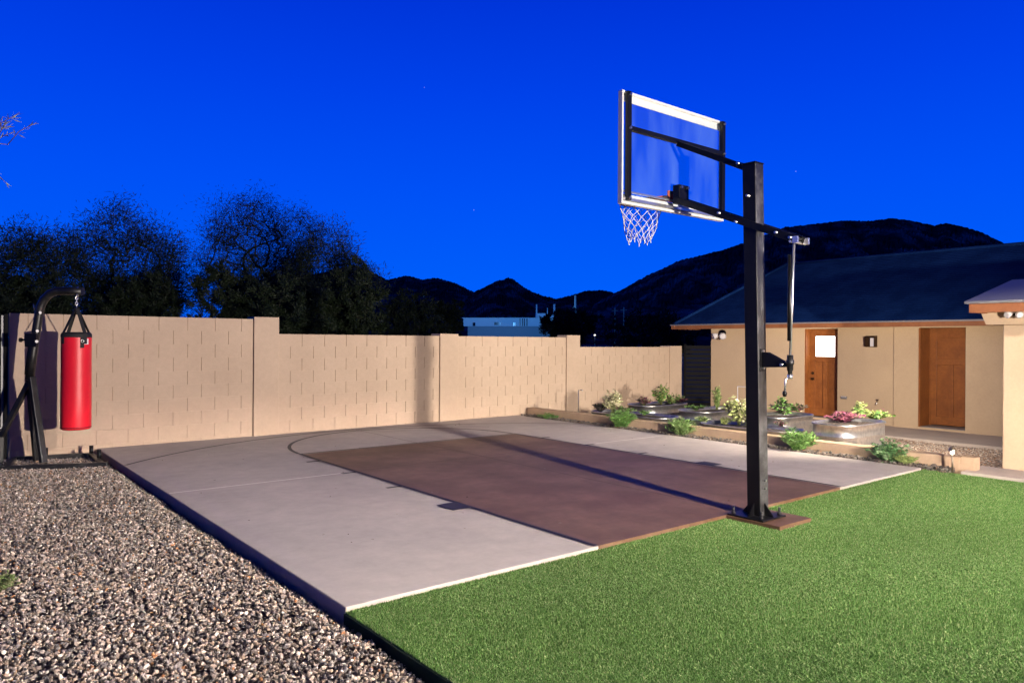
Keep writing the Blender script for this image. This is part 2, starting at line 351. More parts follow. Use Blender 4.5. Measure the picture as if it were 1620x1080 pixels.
def litter():
    n = 70; x = RNG.uniform(.2, 7.5, n); y = RNG.uniform(.2, 7.4, n)**1.0; P = np.stack([x, y, np.full(n, .0105)], 1)
    a = RNG.uniform(0, 6.28, n); L_ = RNG.uniform(.006, .022, n); w = L_*RNG.uniform(.25, .6, n)
    dx = np.stack([np.cos(a)*L_, np.sin(a)*L_, np.zeros(n)], 1); dy = np.stack([-np.sin(a)*w, np.cos(a)*w, np.full(n, .004)], 1)
    V = np.stack([P-dx, P-dy+[0, 0, .004], P+dx, P+dy], 1).reshape(-1, 3)
    c = np.array([(.09, .06, .035), (.3, .26, .2), (.05, .035, .03)])[RNG.integers(0, 3, n)]
    return np_mesh('court_litter', V, np.arange(4*n).reshape(n, 4), M['stone'], np.repeat(c, 4, 0))
tag(litter(), kind='stuff', label='specks of grit and dry leaf bits scattered on the court', cat='litter')

# ================================================================ block wall
wall = empty('block_wall', (0, wall_y(0), 0), 'long tan painted concrete block wall stepping down behind the court', 'wall')
def segment(x0, x1, top, zb, first):
    mb = MB(); T = .15
    c = .203; rows = int(math.ceil((top-zb)/c)); 
    for r in range(rows):
        z1 = top-r*c; z0 = max(z1-c, zb)
        x = x0-(0.203 if r % 2 == first else 0)
        while x < x1:
            a, b = max(x, x0), min(x+.406, x1)
            if b-a > .02:
                g = .0042; off = random.uniform(-.0002, .0002)
                ya, yb = wall_y(a)-0.0+off, wall_y(b)+off
                A = [(a+g if a > x0 else a, ya), (b-g if b < x1 else b, yb)]
                v = [(A[0][0], A[0][1], z0+.0007), (A[1][0], A[1][1], z0+.0007), (A[1][0], A[1][1], z1-.0007), (A[0][0], A[0][1], z1-.0007)]
                v += [(p[0], p[1]+.02, p[2]) for p in v]
                mb.add(v, [(0, 1, 2, 3), (5, 4, 7, 6), (1, 5, 6, 2), (4, 0, 3, 7), (3, 2, 6, 7), (4, 5, 1, 0)])
            x += .406
    v = []
    for zz in (zb, top-.002):
        v += [(x0, wall_y(x0)+.013, zz), (x1, wall_y(x1)+.013, zz), (x1, wall_y(x1)+T, zz), (x0, wall_y(x0)+T, zz)]
    mb.add(v, [(3, 2, 1, 0), (4, 5, 6, 7), (0, 1, 5, 4), (1, 2, 6, 5), (2, 3, 7, 6), (3, 0, 4, 7)])
    mb.build('wall_panel', M['block'], wall)
def post(x0, x1, top, zb=-.3):
    mb = MB(); v = []
    for zz in (zb, top): v += [(x0, wall_y(x0)-.03, zz), (x1, wall_y(x1)-.03, zz), (x1, wall_y(x1)+.3, zz), (x0, wall_y(x0)+.3, zz)]
    mb.add(v, [(3, 2, 1, 0), (4, 5, 6, 7), (0, 1, 5, 4), (1, 2, 6, 5), (2, 3, 7, 6), (3, 0, 4, 7)])
    mb.build('pillar', M['block'], wall, bevel=.006)
segment(-1.03, 2.20, 1.874, -.3, 0); segment(2.622, 5.80, 1.640, -.3, 1); segment(6.235, 9.19, 1.640, -.3, 0); segment(9.61, 12.85, 1.428, -.32, 1)
post(2.21, 2.622, 1.91); post(5.81, 6.235, 1.682); post(9.2, 9.61, 1.69); post(12.86, 13.34, 1.455)

# ================================================================ curb
cb = MB().box(8.0, 8.17, -.36, 7.9, -.3, .155).box(8.0+.002, 8.168, -.52, -.36, -.3, .17)
tag(cb.build('garden_curb', M['stucco_curb'], bevel=.012), 'low tan stucco curb between the court and the steel planters', 'curb')

# ================================================================ the house
house = empty('house', (13.8, 2, -.17), 'single storey tan stucco house with grey hipped shingle roof tinted with sky light', 'house')
HX, HT, HB = 13.8, 1.95, -.3
D1 = (4.17, 4.95); D2 = (1.61, 2.47)   # openings along Y
hw = MB(); DT = 1.87; DB = -.13
TH = .55
ys = [7.5, D1[1], D1[0], 2.95]
hw.box(HX, HX+TH, D1[1], 7.5, HB, HT); hw.box(HX, HX+TH, D1[0], D1[1], DT, HT); hw.box(HX, HX+TH, D1[0], D1[1], HB, DB)
hw.box(HX, HX+TH, 2.95, D1[0], HB, HT)
J = .05
hw.box(HX-J, HX+TH, D2[1], 2.95, HB, HT); hw.box(HX-J, HX+TH, D2[0], D2[1], DT, HT); hw.box(HX-J, HX+TH, D2[0], D2[1], HB, DB)
hw.box(HX-J, HX+TH, -7, D2[0], HB, HT)
hw.box(HX+TH, 19.4, 7.2, 7.5, HB, HT); hw.box(19.4, 19.7, -7, 7.5, HB, HT); hw.box(HX+TH, 19.4, -7, -6.7, HB, HT)
hw.build('wall', M['stucco'], house)
# roof: hip with ridge along Y
EX, EY, EZ = 13.3, 8.33, 1.99; RX, RY, RZ = 16.5, 6.98, 3.69; BX = 20.2
rf = MB()
# shingle courses as shallow steps on the three visible slopes
def slope(a, b, c_, d_, n=36, t_=.004):       # a-b eave, d_-c_ top
    a, b, c_, d_ = map(Vector, (a, b, c_, d_)); nn = (b-a).cross(d_-a).normalized()
    if nn.z < 0: nn = -nn
    for i in range(n):
        u, w = i/n, (i+1)/n
        p0, p1 = a.lerp(d_, u), b.lerp(c_, u); q0, q1 = a.lerp(d_, w), b.lerp(c_, w)
        rf.add([p0+nn*t_, p1+nn*t_, q1, q0, p0-nn*.02, p1-nn*.02], [(0, 1, 2, 3), (4, 5, 1, 0)])
slope((EX, -8, EZ), (EX, EY, EZ), (RX, RY, RZ), (RX, -8, RZ))
slope((EX, EY, EZ), (BX, EY, EZ), (RX+.001, RY, RZ), (RX, RY, RZ))
slope((BX, EY, EZ), (BX, -8, EZ), (RX, -8, RZ), (RX, RY, RZ))
rf.add([(EX+.02, -8, EZ-.022), (EX+.02, EY-.02, EZ-.022), (BX-.02, EY-.02, EZ-.022), (BX-.02, -8, EZ-.022)], [(0, 1, 2, 3)])
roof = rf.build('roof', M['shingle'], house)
hc = MB(); hc.tube([(EX+.03, EY-.03, EZ+.03), (RX, RY, RZ+.02)], .045, 6); hc.tube([(RX, RY, RZ+.02), (RX, -8, RZ+.02)], .045, 6); hc.build('ridge_cap', M['shingle'], roof)
fb = MB().box(EX-.03, EX, -8, EY, 1.885, EZ-.002).box(EX-.03, BX, EY, EY+.03, 1.885, EZ-.002); fb.build('fascia', M['fascia'], house)
MB().box(EX-.05, EX-.03, -8, EY+.05, 1.975, 2.005).box(EX-.03, BX, EY+.03, EY+.05, 1.975, 2.005).build('drip_edge', M['rooftrim'], house)
MB().box(EX, HX-.06, -8, EY, 1.95, 1.96).build('soffit', M['stucco'], house)
def door(y0, y1, lit):
    x = HX+(.20 if lit else .44)
    d = MB().box(x+.02, x+.06, y0+.05, y1-.05, DB+.02, DT-.03).build('door', M['wood'], house)
    MB().box(x-.02, x+.07, y1-.05, y1, DB, DT).box(x-.02, x+.07, y0, y0+.05, DB, DT).box(x-.02, x+.07, y0+.05, y1-.05, DT-.03, DT).box(HX-.035 if not lit else HX+.015, x-.02, y1-.03, y1-.001, DB+.012, DT-.001).build('door_frame', M['wood'], d)
    w = y1-y0-.1; a, b = y0+.05, y1-.05
    r = MB()
    def rail(ya, yb, z0, z1): r.box(x-.014, x+.0198, ya, yb, z0, z1)
    zt = DT-.035; zm = 1.24
    rail(a, a+.11, DB+.03, zt); rail(b-.11, b, DB+.03, zt); rail(a+.11, b-.11, zt-.13 if lit else zt-.17, zt)
    rail(a+.11, b-.11, DB+.03, DB+.2); rail(a+.11, b-.11, zm-.12, zm)
    if lit: rail((a+b)/2-.045, (a+b)/2+.045, DB+.2, zm-.12)
    else:
        c_ = (b-a-.22); rail((a+b)/2-.04, (a+b)/2+.04, DB+.2, zm-.12)
    r.build('panel_rails', M['wood'], d, bevel=.004)
    if lit:
        MB().box(x+.004, x+.0195, a+.112, b-.112, zm+.005, zt-.132).build('door_window', M['window_lit'], d)
    hy = b-.055
    h = MB()
    for zz in (.86, .73): h.tube([(x-.012, hy, zz), (x-.028, hy, zz)], .032, 14)
    h.tube([(x-.028, hy, .73), (x-.05, hy, .73)], .012, 8); h.tube([(x-.05, hy, .73), (x-.056, hy, .73)], .028, 12)
    if lit: split_build(h, 'door_handle', M['brass'], d)
    MB().box(HX+.02, x+.04, y0, y1, DB-.02, DB+.012).build('threshold', M['rooftrim'], d)
door(*D1, True); door(*D2, False)
# things on the house wall
sc = empty('wall_sconce', (HX, 3.43, 1.5), 'square box wall sconce between the two brown doors', 'wall lamp')
MB().box(HX-.02, HX, 3.31, 3.55, 1.47, 1.71).build('back_plate', M['brass'], sc)
MB().box(HX-.10, HX-.02, 3.32, 3.34, 1.48, 1.7).box(HX-.10, HX-.02, 3.52, 3.54, 1.48, 1.7).box(HX-.10, HX-.02, 3.34, 3.52, 1.68, 1.7).build('frame', M['brass'], sc)
MB().box(HX-.09, HX-.03, 3.345, 3.42, 1.485, 1.66).build('glass_panel', M['pvc'], sc)
def hosebib(y, zz, lab):
    b_ = empty('hose_tap', (HX, y, zz), lab, 'tap')
    MB().tube([(HX, y, zz), (HX-.07, y, zz), (HX-.1, y, zz-.04)], .014, 8).build('spout', M['zinc'], b_)
    MB().tube([(HX-.05, y, zz+.01), (HX-.05, y, zz+.05)], .006, 6).lathe((HX-.05, y, zz+.05), [(.0, 0), (.03, 0), (.03, .01), (0, .01)], 10).build('tap_handle', M['brass'], b_)
hosebib(3.28, .31, 'small brass hose tap low on the wall between the doors')
tp = empty('outlet_cover', (HX, 4.02, .36), 'small grey outlet cover just right of the glazed door', 'outlet')
MB().box(HX-.03, HX, 3.95, 4.08, .33, .39).build('cover', M['rooftrim'], tp, bevel=.005); MB().box(HX-.045, HX-.03, 3.96, 4.07, .375, .385).build('lid', M['pvc'], tp)
def floodlight(name, c, dirs, lab, s=1.0, glow=False, n=Vector((-1, 0, 0))):
    f_ = empty(name, c, lab, 'flood light'); c = Vector(c)
    MB().cyl(c, c+n*.03*s, .06*s, 16).build('mount_plate', M['black'], f_)
    for dv in dirs:
        dv = Vector(dv).normalized(); p = c+n*.05*s+Vector((0, dv.y*.07*s, -.02*s)); q = p+dv*.11*s
        hd = MB().tube([c+n*.03*s, p, p+dv*.03*s], .012*s, 8).tube([p+dv*.01*s, p+dv*.05*s, q], [.025*s, .04*s, .058*s], 16).build('lamp_head', M['pvc'], f_)
        MB().tube([q, q+dv*.012*s], [.056*s, .04*s], 16).build('lens', M['lamp_glow'] if glow else M['pvc'], hd)
floodlight('flood_light', (HX, 7.14, 1.78), [(-.8, .5, -.3), (-.8, -.5, -.3)], 'white twin head flood light under the eave near the house corner', 1.5)

# porch wing at the right edge
porch = empty('porch', (8.6, -1.5, 0), 'bright cream stucco porch pillar with beam and timber eave at right edge', 'porch')
p0 = at(1585, 741, 0, 8.52); PY = p0[1]
MB().box(8.52, 8.9, PY-2.6, PY, -.1, 1.785).build('pillar', M['stucco'], porch, bevel=.015)
bz0, bz1 = 1.787, 1.935
ba = at(1560, 505, 0, 8.46)[1]; bb = at(1552, 488, 0, 8.46)[1]
MB().add([(x, y, z_) for x in (8.46, 8.95) for y, z_ in ((ba, bz0), (-4, bz0), (-4, bz1), (bb, bz1))], [(0, 1, 2, 3), (7, 6, 5, 4), (0, 4, 5, 1), (1, 5, 6, 2), (2, 6, 7, 3), (3, 7, 4, 0)]).build('beam', M['stucco'], porch)
fa = at(1534, 488, 0, 8.0)[1]
MB().box(7.98, 8.02, -4.2, fa, 1.925, 2.03).box(8.02, 9.6, fa-.04, fa-.002, 1.925, 2.03).build('fascia', M['fascia'], porch)
MB().box(8.02, 9.6, -4.2, fa-.04, 1.937, 1.95).build('soffit', M['stucco'], porch)
MB().add([(7.95, -4.2, 2.032), (7.95, fa+.04, 2.032), (12, fa+.04, 2.032), (12, -4.2, 2.032), (7.95, -4.2, 2.06), (7.95, fa+.04, 2.06), (9.6, fa+.04, 2.42), (9.6, -4.2, 2.42)],
    [(0, 1, 5, 4), (4, 5, 6, 7), (0, 4, 7, 3), (1, 2, 6, 5)]).build('roof', M['rooftrim'], porch)
fl = at(1603, 494, 0, 8.4)
floodlight('flood_light', (8.455, fl[1], fl[2]+.005), [(-.85, .35, -.25), (-.75, -.6, -.3)], 'twin head flood light on the cream porch beam at right', .75)

# black slat gate between wall and house
gate = empty('slat_gate', (13.4, 8.0, -.3), 'black horizontal slat gate between the block wall and the house', 'gate')
ga = Vector((13.36, 7.98, 0)); gb = Vector((13.9, 7.52, 0)); 
g_ = MB()
for i in range(15):
    zz = -.2+i*.112; g_.bar(ga+Vector((0, 0, zz+.05)), gb+Vector((0, 0, zz+.05)), .02, .095)
g_.build('slat_panel', M['black_matte'], gate)
MB().bar(ga+Vector((0, 0, -.3)), ga+Vector((0, 0, 1.5)), .05, .05).bar(gb+Vector((-.03, -.03, -.3)), gb+Vector((-.03, -.03, 1.5)), .05, .05).build('gate_frame', M['black_matte'], gate)
sc_ = MB()
for i in range(15):
    p = gb+Vector((-.075, -.03, -.2+i*.112+.05)); sc_.cyl(p, p+Vector((-.012, -.014, 0)), .009, 8)
split_build(sc_, 'screw', M['pvc'], gate)

# ================================================================ basketball hoop
hoop = empty('basketball_hoop', (3.87, -.2, 0), 'tall black adjustable basketball hoop with clear board on square pole', 'basketball hoop')
BXY = Vector((3.885, -.2)); PT = 3.14; s_ = .066
def pole_xy(z_): return Vector((BXY.x, BXY.y+.075*z_/PT, z_))
a = pole_xy(.012); b = pole_xy(PT)
v = [(c.x+sx*s_, c.y+sy*s_, c.z) for c in (a, b) for sx, sy in ((-1, -1), (1, -1), (1, 1), (-1, 1))]
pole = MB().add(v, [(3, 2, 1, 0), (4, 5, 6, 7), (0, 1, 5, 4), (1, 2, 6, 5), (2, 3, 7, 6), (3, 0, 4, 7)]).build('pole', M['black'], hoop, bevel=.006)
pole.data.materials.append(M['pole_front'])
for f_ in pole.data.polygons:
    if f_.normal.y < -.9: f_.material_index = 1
MB().box(b.x-s_-.004, b.x+s_+.004, b.y-s_-.004, b.y+s_+.004, PT, PT+.012).build('pole_cap', M['black'], pole, bevel=.003)
MB().box(3.885-.19, 3.885+.17, -.2-.17, -.2+.19, .004, .02).build('base_plate', M['black'], hoop, bevel=.004)
for sx, sy in ((-1, 0), (1, 0), (0, -1), (0, 1)):
    d = Vector((sx, sy, 0)); c = Vector((3.885, -.2, .02))+d*s_; e_ = d.cross(Vector((0, 0, 1)))*.005
    MB().add([c+e_, c+d*.09+e_, c+Vector((0, 0, .11))+e_, c-e_, c+d*.09-e_, c+Vector((0, 0, .11))-e_], [(0, 1, 2), (5, 4, 3), (0, 3, 4, 1), (1, 4, 5, 2), (2, 5, 3, 0)]).build('gusset', M['black'], hoop)
for sx, sy in ((-1, -1), (1, -1), (1, 1), (-1, 1)):
    c = Vector((3.875+sx*.14, -.19+sy*.14, .02))
    MB().cyl(c, c+Vector((0, 0, .065)), .011, 10).cyl(c, c+Vector((0, 0, .022)), .021, 6).build('anchor_bolt', M['black_worn'], hoop)
# backboard
X0, YB, BW, BH, BZ = 3.112, .755, 1.576, 1.048, 2.827
board = MB().box(X0+.02, X0+BW-.02, YB+.012, YB+.024, BZ+.02, BZ+BH-.02).build('backboard', M['acrylic'], hoop)
fr = MB(); q = .06
fr.box(X0, X0+BW, YB-.012, YB+.04, BZ+BH-.02, BZ+BH).box(X0, X0+BW, YB-.012, YB+.04, BZ, BZ+.02)
fr.box(X0, X0+.02, YB-.012, YB+.04, BZ+.02, BZ+BH-.02).box(X0+BW-.02, X0+BW, YB-.012, YB+.04, BZ+.02, BZ+BH-.02)
fr.box(X0+.02, X0+BW-.02, YB+.026, YB+.036, BZ+BH-.085, BZ+BH-.02).box(X0+.02, X0+BW-.02, YB+.026, YB+.036, BZ+.02, BZ+.10)
fr.build('board_frame', M['white_frame'], board, bevel=.002)
fr2 = MB().box(X0+.022, X0+BW-.022, YB-.006, YB+.006, BZ+.11, BZ+.125).box(X0+.022, X0+BW-.022, YB-.03, YB-.001, BZ+.03, BZ+.055); fr2.build('frame_channel', M['alu'], board)
yb_ = YB-.035
bk = MB().box(X0+.035, X0+.085, yb_-.02, yb_+.02, BZ+.03, BZ+BH-.012).box(X0+BW-.085, X0+BW-.035, yb_-.02, yb_+.02, BZ+.05, BZ+BH-.012)
split_build(bk, 'back_rail', M['black'], board, bevel=.003)
UZ = BZ+BH*.665
MB().box(X0+.087, X0+BW-.087, yb_-.022, yb_+.018, UZ-.022, UZ+.022).build('cross_rail', M['black'], board, bevel=.003)
bt = MB()
for xx in (X0+.06, X0+BW-.06):
    for zz in (BZ+.05, BZ+BH-.04, UZ): bt.cyl((xx, yb_-.02, zz), (xx, yb_-.036, zz), .014, 8)
split_build(bt, 'bolt', M['zinc'], board)
RZc = 2.995; RYc = YB+.445; RXc = X0+BW/2+.01
# rim bracket box behind board
MB().box(RXc-.075, RXc+.075, YB-.10, YB-.02, BZ+.08, BZ+.26).build('rim_bracket', M['black'], hoop, bevel=.004)
bt = MB()
for dx in (-.05, .05): bt.cyl((RXc+dx, YB-.10, BZ+.235), (RXc+dx, YB-.12, BZ+.235), .013, 8)
split_build(bt, 'bolt', M['zinc'], hoop)
rim = MB().tube([(RXc+.229*math.cos(t), RYc+.229*math.sin(t), RZc) for t in [2*math.pi*i/40 for i in range(41)]], .009, 8, cap=False)
rim.tube([(RXc-.06, YB+.04, RZc), (RXc-.15, RYc-.17, RZc)], .008, 6).tube([(RXc+.06, YB+.04, RZc), (RXc+.15, RYc-.17, RZc)], .008, 6)
rim.box(RXc-.08, RXc+.08, YB+.026, YB+.044, RZc-.06, RZc+.05).box(RXc-.06, RXc+.06, YB+.045, RYc-.21, RZc-.012, RZc+.004)
rimo = rim.build('rim', M['orange'], hoop)
# net
nm = MB(); K = 12; L = 7
def npt(i, l, off=0):
    f_ = l/L; r = .226*(1-f_)**1.0*.52+.108+.012*math.sin(f_*3.1) if l else .229
    r += .012*math.sin(i*2.1+l) * (l > 0); a_ = 2*math.pi*(i+.5*(l % 2))/K+.04*math.sin(l*1.7)
    return Vector((RXc+r*math.cos(a_)-.03*f_, RYc+r*math.sin(a_), RZc-.01-.385*f_-.012*math.sin(i*1.9)*f_*2))
for l in range(L):
    for i in range(K):
        A = npt(i, l)
        for s2 in ((0, 1) if l % 2 else (-1, 0)):
            B_ = npt((i+s2) % K if True else i, l+1)
            if (B_-A).length < .25: nm.tube([A, (A+B_)/2+Vector((0, 0, -.004)), B_], .0032, 5, cap=False)
for i in range(K):
    A = npt(i, L); nm.tube([A, A+Vector((random.uniform(-.01, .01), random.uniform(-.01, .01), -.028))], [.006, .004], 5)
nm.build('net', M['net'], rimo)
# arms
pz = lambda z_: pole_xy(z_)
for sx in (-1, 1):
    x = BXY.x+sx*(s_+.016)
    P1 = (x, -.58, 2.42); P2 = (x, YB-.06, BZ+.115)
    MB().bar(P1, P2, .02, .062).build('lower_arm', M['black'], hoop, bevel=.003)
    x2 = BXY.x+sx*.045
    MB().bar((x2, pz(PT-.05).y+s_, 3.12), (x2, YB-.07, UZ-.035), .02, .05).build('upper_arm', M['black'], hoop, bevel=.003)
bt = MB()
for y_, z_ in ((-.02, 2.66-.03), (.16, 2.735), (-.55, 2.433), (-.42, 2.49)): bt.cyl((BXY.x-s_-.05, y_, z_), (BXY.x+s_+.05, y_, z_), .012, 8)
bt.cyl((BXY.x-s_-.04, pz(2.84).y, 2.85), (BXY.x+s_+.04, pz(2.84).y, 2.85), .012, 8)
bt.cyl((BXY.x-.08, pz(3.1).y+.11, 3.165), (BXY.x+.08, pz(3.1).y+.11, 3.165), .014, 8)
split_build(bt, 'pivot_bolt', M['zinc'], hoop)
cl = MB().box(BXY.x-.10, BXY.x-.075, -.615, -.57, 2.385, 2.44).box(BXY.x+.075, BXY.x+.10, -.615, -.57, 2.385, 2.44)
cl.cyl((BXY.x-.1, -.55, 2.40), (BXY.x+.1, -.55, 2.40), .011, 8); cl.build('clevis', M['alu'], hoop)
RX_, RY_ = BXY.x, -.50
rod = MB().cyl((RX_, RY_-.03, 2.39), (RX_, RY_, 1.42), .0105, 14); rod.build('crank_rod', M['alu'], hoop)
MB().cyl((RX_-.004, RY_+.006, 2.30), (RX_-.004, RY_+.006, 1.56), .0175, 16).build('rod_sleeve', M['black'], hoop)
cr = MB().lathe((RX_, RY_, 0), [(.0, 1.44), (.026, 1.44), (.026, 1.40), (.033, 1.395), (.033, 1.36), (.026, 1.355), (.026, 1.31), (.018, 1.30), (.018, 1.26), (0, 1.26)], 18); cr.build('gear_collar', M['black_worn'], hoop)
hd = MB().lathe((RX_, RY_, 0), [(.0, 1.275), (.024, 1.272), (.024, 1.235), (0, 1.233)], 14)
hd.tube([(RX_, RY_, 1.25), (RX_-.035, RY_+.02, 1.235), (RX_-.04, RY_+.025, 1.11)], .009, 8); hdo = hd.build('crank_handle', M['alu'], hoop)
MB().lathe((RX_-.04, RY_+.025, 0), [(0, 1.135), (.016, 1.13), (.02, 1.11), (.014, 1.085), (0, 1.082)], 14).build('crank_knob', M['black'], hdo)
yp = pz(1.35).y-s_
br = MB()
for sx in (-.02, .02):
    v = [(RX_+sx+dx, y_, z_) for dx in (-.003, .003) for y_, z_ in ((yp, 1.46), (yp, 1.325), (RY_+.03, 1.335), (RY_+.03, 1.375), (yp-.06, 1.46))]
    br.add(v, [(0, 1, 2, 3, 4), (9, 8, 7, 6, 5)]+[(i, (i+1) % 5, 5+(i+1) % 5, 5+i) for i in range(5)])
br.box(RX_-.04, RX_+.04, yp-.008, yp, 1.29, 1.49).box(RX_-.015, RX_+.015, RY_-.0, RY_+.05, 1.345, 1.37); br.build('crank_bracket', M['black'], hoop)
bt = MB()
for zz in (.26, .33, 1.32, 1.47): bt.cyl((RX_, pz(zz).y-s_-.0, zz), (RX_, pz(zz).y-s_-.02, zz), .012, 8)
bt.cyl((RX_-.03, RY_+.07, 1.355), (RX_+.03, RY_+.07, 1.355), .013, 8); split_build(bt, 'bolt', M['zinc'], hoop)

# ================================================================ punching bag and its stand
BD = 9.2
bc = pd(120.5, 600, BD); zt_ = pd(120, 526, BD)[2]; zb_ = pd(120, 679, BD)[2]; bx, by = bc[0], bc[1]; br_ = .170
bag = empty('punching_bag', (bx, by, zb_), 'bright red punching bag hanging from the black steel stand', 'punching bag')
MB().lathe((bx, by, 0), [(0, zb_+.012), (br_-.02, zb_+.004), (br_-.004, zb_+.014), (br_, zb_+.03), (br_+.001, (zb_+zt_)/2-.2), (br_-.002, (zb_+zt_)/2+.2), (br_, zt_-.04)], 48).build('bag_body', M['red'], bag)
MB().lathe((bx, by, 0), [(br_+.002, zb_+.03), (br_+.003, zb_+.034), (br_+.002, zb_+.038)], 48).build('seam', M['strap'], bag)
MB().lathe((bx, by, 0), [(br_+.0015, zt_-.06), (br_+.002, zt_-.03), (br_-.01, zt_), (br_-.04, zt_+.006), (0, zt_+.004)], 48).build('bag_top', M['strap'], bag)
apex = Vector((bx, by, pd(120, 487, BD)[2]))
for k in range(4):
    a_ = math.radians(25+90*k); d = Vector((math.cos(a_), math.sin(a_), 0)); tn = Vector((-math.sin(a_), math.cos(a_), 0))
    pts = [Vector((bx, by, zt_-.14))+d*(br_+.004), Vector((bx, by, zt_-.01))+d*(br_+.005), Vector((bx, by, zt_+.01))+d*(br_-.01), apex+d*.012]
    vs = []
    for i, p in enumerate(pts): w = .024; vs += [p-tn*w, p+tn*w, p+tn*w-d*.003, p-tn*w-d*.003]
    mb = MB()
    for i in range(3): o4 = 4*i; mb.add([vs[o4+j] for j in range(8)], [(0, 1, 5, 4), (3, 7, 6, 2), (0, 4, 7, 3), (1, 2, 6, 5)])
    mb.build('strap', M['strap'], bag)
# front label and buckle, facing the camera
fdir = Vector((CAM[0]-bx, CAM[1]-by, 0)).normalized()
def onbag(ang, z_, r=0): 
    c_, s2 = math.cos(ang), math.sin(ang); d = Vector((fdir.x*c_-fdir.y*s2, fdir.x*s2+fdir.y*c_, 0)); return Vector((bx, by, z_))+d*(br_+r), d
def patch(a0, a1, z0, z1, r, n=4):
    mb = MB(); vs = []
    for i in range(n+1):
        for z_ in (z0, z1): vs.append(onbag(a0+(a1-a0)*i/n, z_, r)[0])
    return mb.add(vs, [(2*i, 2*i+2, 2*i+3, 2*i+1) for i in range(n)])
patch(.52, .86, zt_-.145, zt_-.075, .003).build('label', M['label_white'], bag)
patch(.24, .50, zt_-.19, zt_-.02, .0045).build('front_strap', M['strap'], bag)
p, d = onbag(.37, zt_-.105, .006); tn = Vector((-d.y, d.x, 0))
MB().tube([p+tn*.017*math.cos(t)+Vector((0, 0, .017*math.sin(t))) for t in [2*math.pi*i/16 for i in range(17)]], .004, 6, cap=False).build('ring', M['zinc'], bag)
ch = MB(); hk = Vector((bx, by, pd(121, 466, BD)[2]))
for i in range(5):
    c_ = hk.lerp(apex, (i+.3)/5); r_, h_ = .013, .024; ax = Vector((1, 0, 0)) if i % 2 else Vector((0, 1, 0))
    ch.tube([c_+ax*r_*math.cos(t)+Vector((0, 0, h_*math.sin(t))) for t in [2*math.pi*j/12 for j in range(13)]], .0045, 6, cap=False)
ch.build('chain', M['zinc'], bag)

stand = empty('punching_bag_stand', (-.55, 7.0, -.07), 'black steel punching bag stand on the gravel by the wall', 'bag stand')
GZ = -.035
def gp(px, py, zz=GZ): return Vector(at(px, py, 2, zz))
FL = Vector((-1.12, 6.86, GZ)); FRr = Vector((-.10, 6.46, GZ)); BLc = Vector((-.98, 7.62, GZ)); BRc = Vector((-.13, 7.42, GZ))
MB().bar(FL+Vector((-.15, .06, 0)), FRr, .06, .06).build('front_foot', M['black_worn'], stand, bevel=.006)
MB().bar(BLc, BRc, .06, .06).build('rear_foot', M['black_worn'], stand, bevel=.006)
MB().bar(FRr+Vector((-.06, .03, .0)), BRc, .06, .055).build('side_foot', M['black_worn'], stand, bevel=.006)
MB().bar(FL, BLc, .06, .055).build('side_foot', M['black_worn'], stand, bevel=.006)
jn = Vector(pd(46, 596, 9.25))
fbt = Vector(at(69, 735, 2, GZ)); 
MB().bar(Vector(pd(50, 596, 9.2)), Vector((fbt.x, fbt.y, GZ+.03)), .07, .075, (1, .4, 0)).build('front_leg', M['black_worn'], stand, bevel=.008)
rl = (BLc*.45+BRc*.55)
MB().bar(Vector(pd(46, 600, 9.3)), Vector(pd(58, 728, 9.45)), .06, .07, (1, .4, 0)).build('rear_leg', M['black_worn'], stand, bevel=.008)
MB().bar(jn+Vector((0, .03, -.08)), Vector(pd(2, 690, 9.3)), .06, .06).bar(Vector(pd(2, 690, 9.3)), Vector(pd(0, 737, 9.3)), .06, .06).build('side_brace', M['black_worn'], stand, bevel=.006)
cv = [(47, 600), (52, 560), (57, 525), (61, 500), (64, 485), (70, 473), (79, 464.5), (90, 460.5), (105, 460), (131, 461)]
pts = [Vector(pd(x, y, BD+.03)) for x, y in cv]
MB().tube(pts, .05, 14).build('mast', M['black_worn'], stand)
MB().tube([Vector(pd(x, y, BD+.05)) for x, y in ((46, 592), (50, 560), (56, 528))], .05, 12).build('mast_sleeve', M['black_worn'], stand)
MB().bar(Vector(pd(41, 538, BD)), Vector(pd(59, 538, BD)), .05, .17).build('adjuster_plate', M['black'], stand, bevel=.004)
MB().cyl(Vector(pd(32, 537.5, BD)), Vector(pd(42, 537.5, BD)), .012, 10).cyl(Vector(pd(31.5, 537.5, BD)), Vector(pd(34, 537.5, BD)), .028, 12).build('adjuster_knob', M['black'], stand)
bt = MB()
for x, y in ((63.5, 494.5), (59, 523.5), (58, 540)):
    c_ = Vector(pd(x, y, BD-.02)); dd = (Vector(CAM)-c_).normalized(); bt.cyl(c_, c_+dd*.035, .018, 8)
bt.cyl(Vector(pd(53, 481, BD+.03)), Vector(pd(54, 491, BD+.03)), .006, 6)
hb = Vector(pd(123, 470, BD)); bt.cyl(hb, Vector(pd(123, 453, BD)), .008, 8)
split_build(bt, 'bolt', M['zinc'], stand)
for p in (BRc, BLc.lerp(BRc, .4), FRr.lerp(BRc, .5)):
    MB().cyl(p, p+Vector((0, 0, .13)), .026, 12).build('weight_peg', M['black'], stand)

# side gate at the left end of the wall
sg = empty('side_gate', (-1.2, 7.75, -.1), 'black side gate post at the left end of the block wall', 'gate post')
MB().box(-1.09, -1.045, wall_y(-1)-.02, wall_y(-1)+.04, -.3, 1.86).build('post', M['black_matte'], sg)
MB().box(-1.12, -1.092, wall_y(-1)+.01, wall_y(-1)+.05, -.3, 1.84).build('jamb', M['rooftrim'], sg)
MB().box(-2.2, -1.122, wall_y(-1)-.02, wall_y(-1)+.03, -.3, 1.86).build('gate_leaf', M['black_matte'], sg)

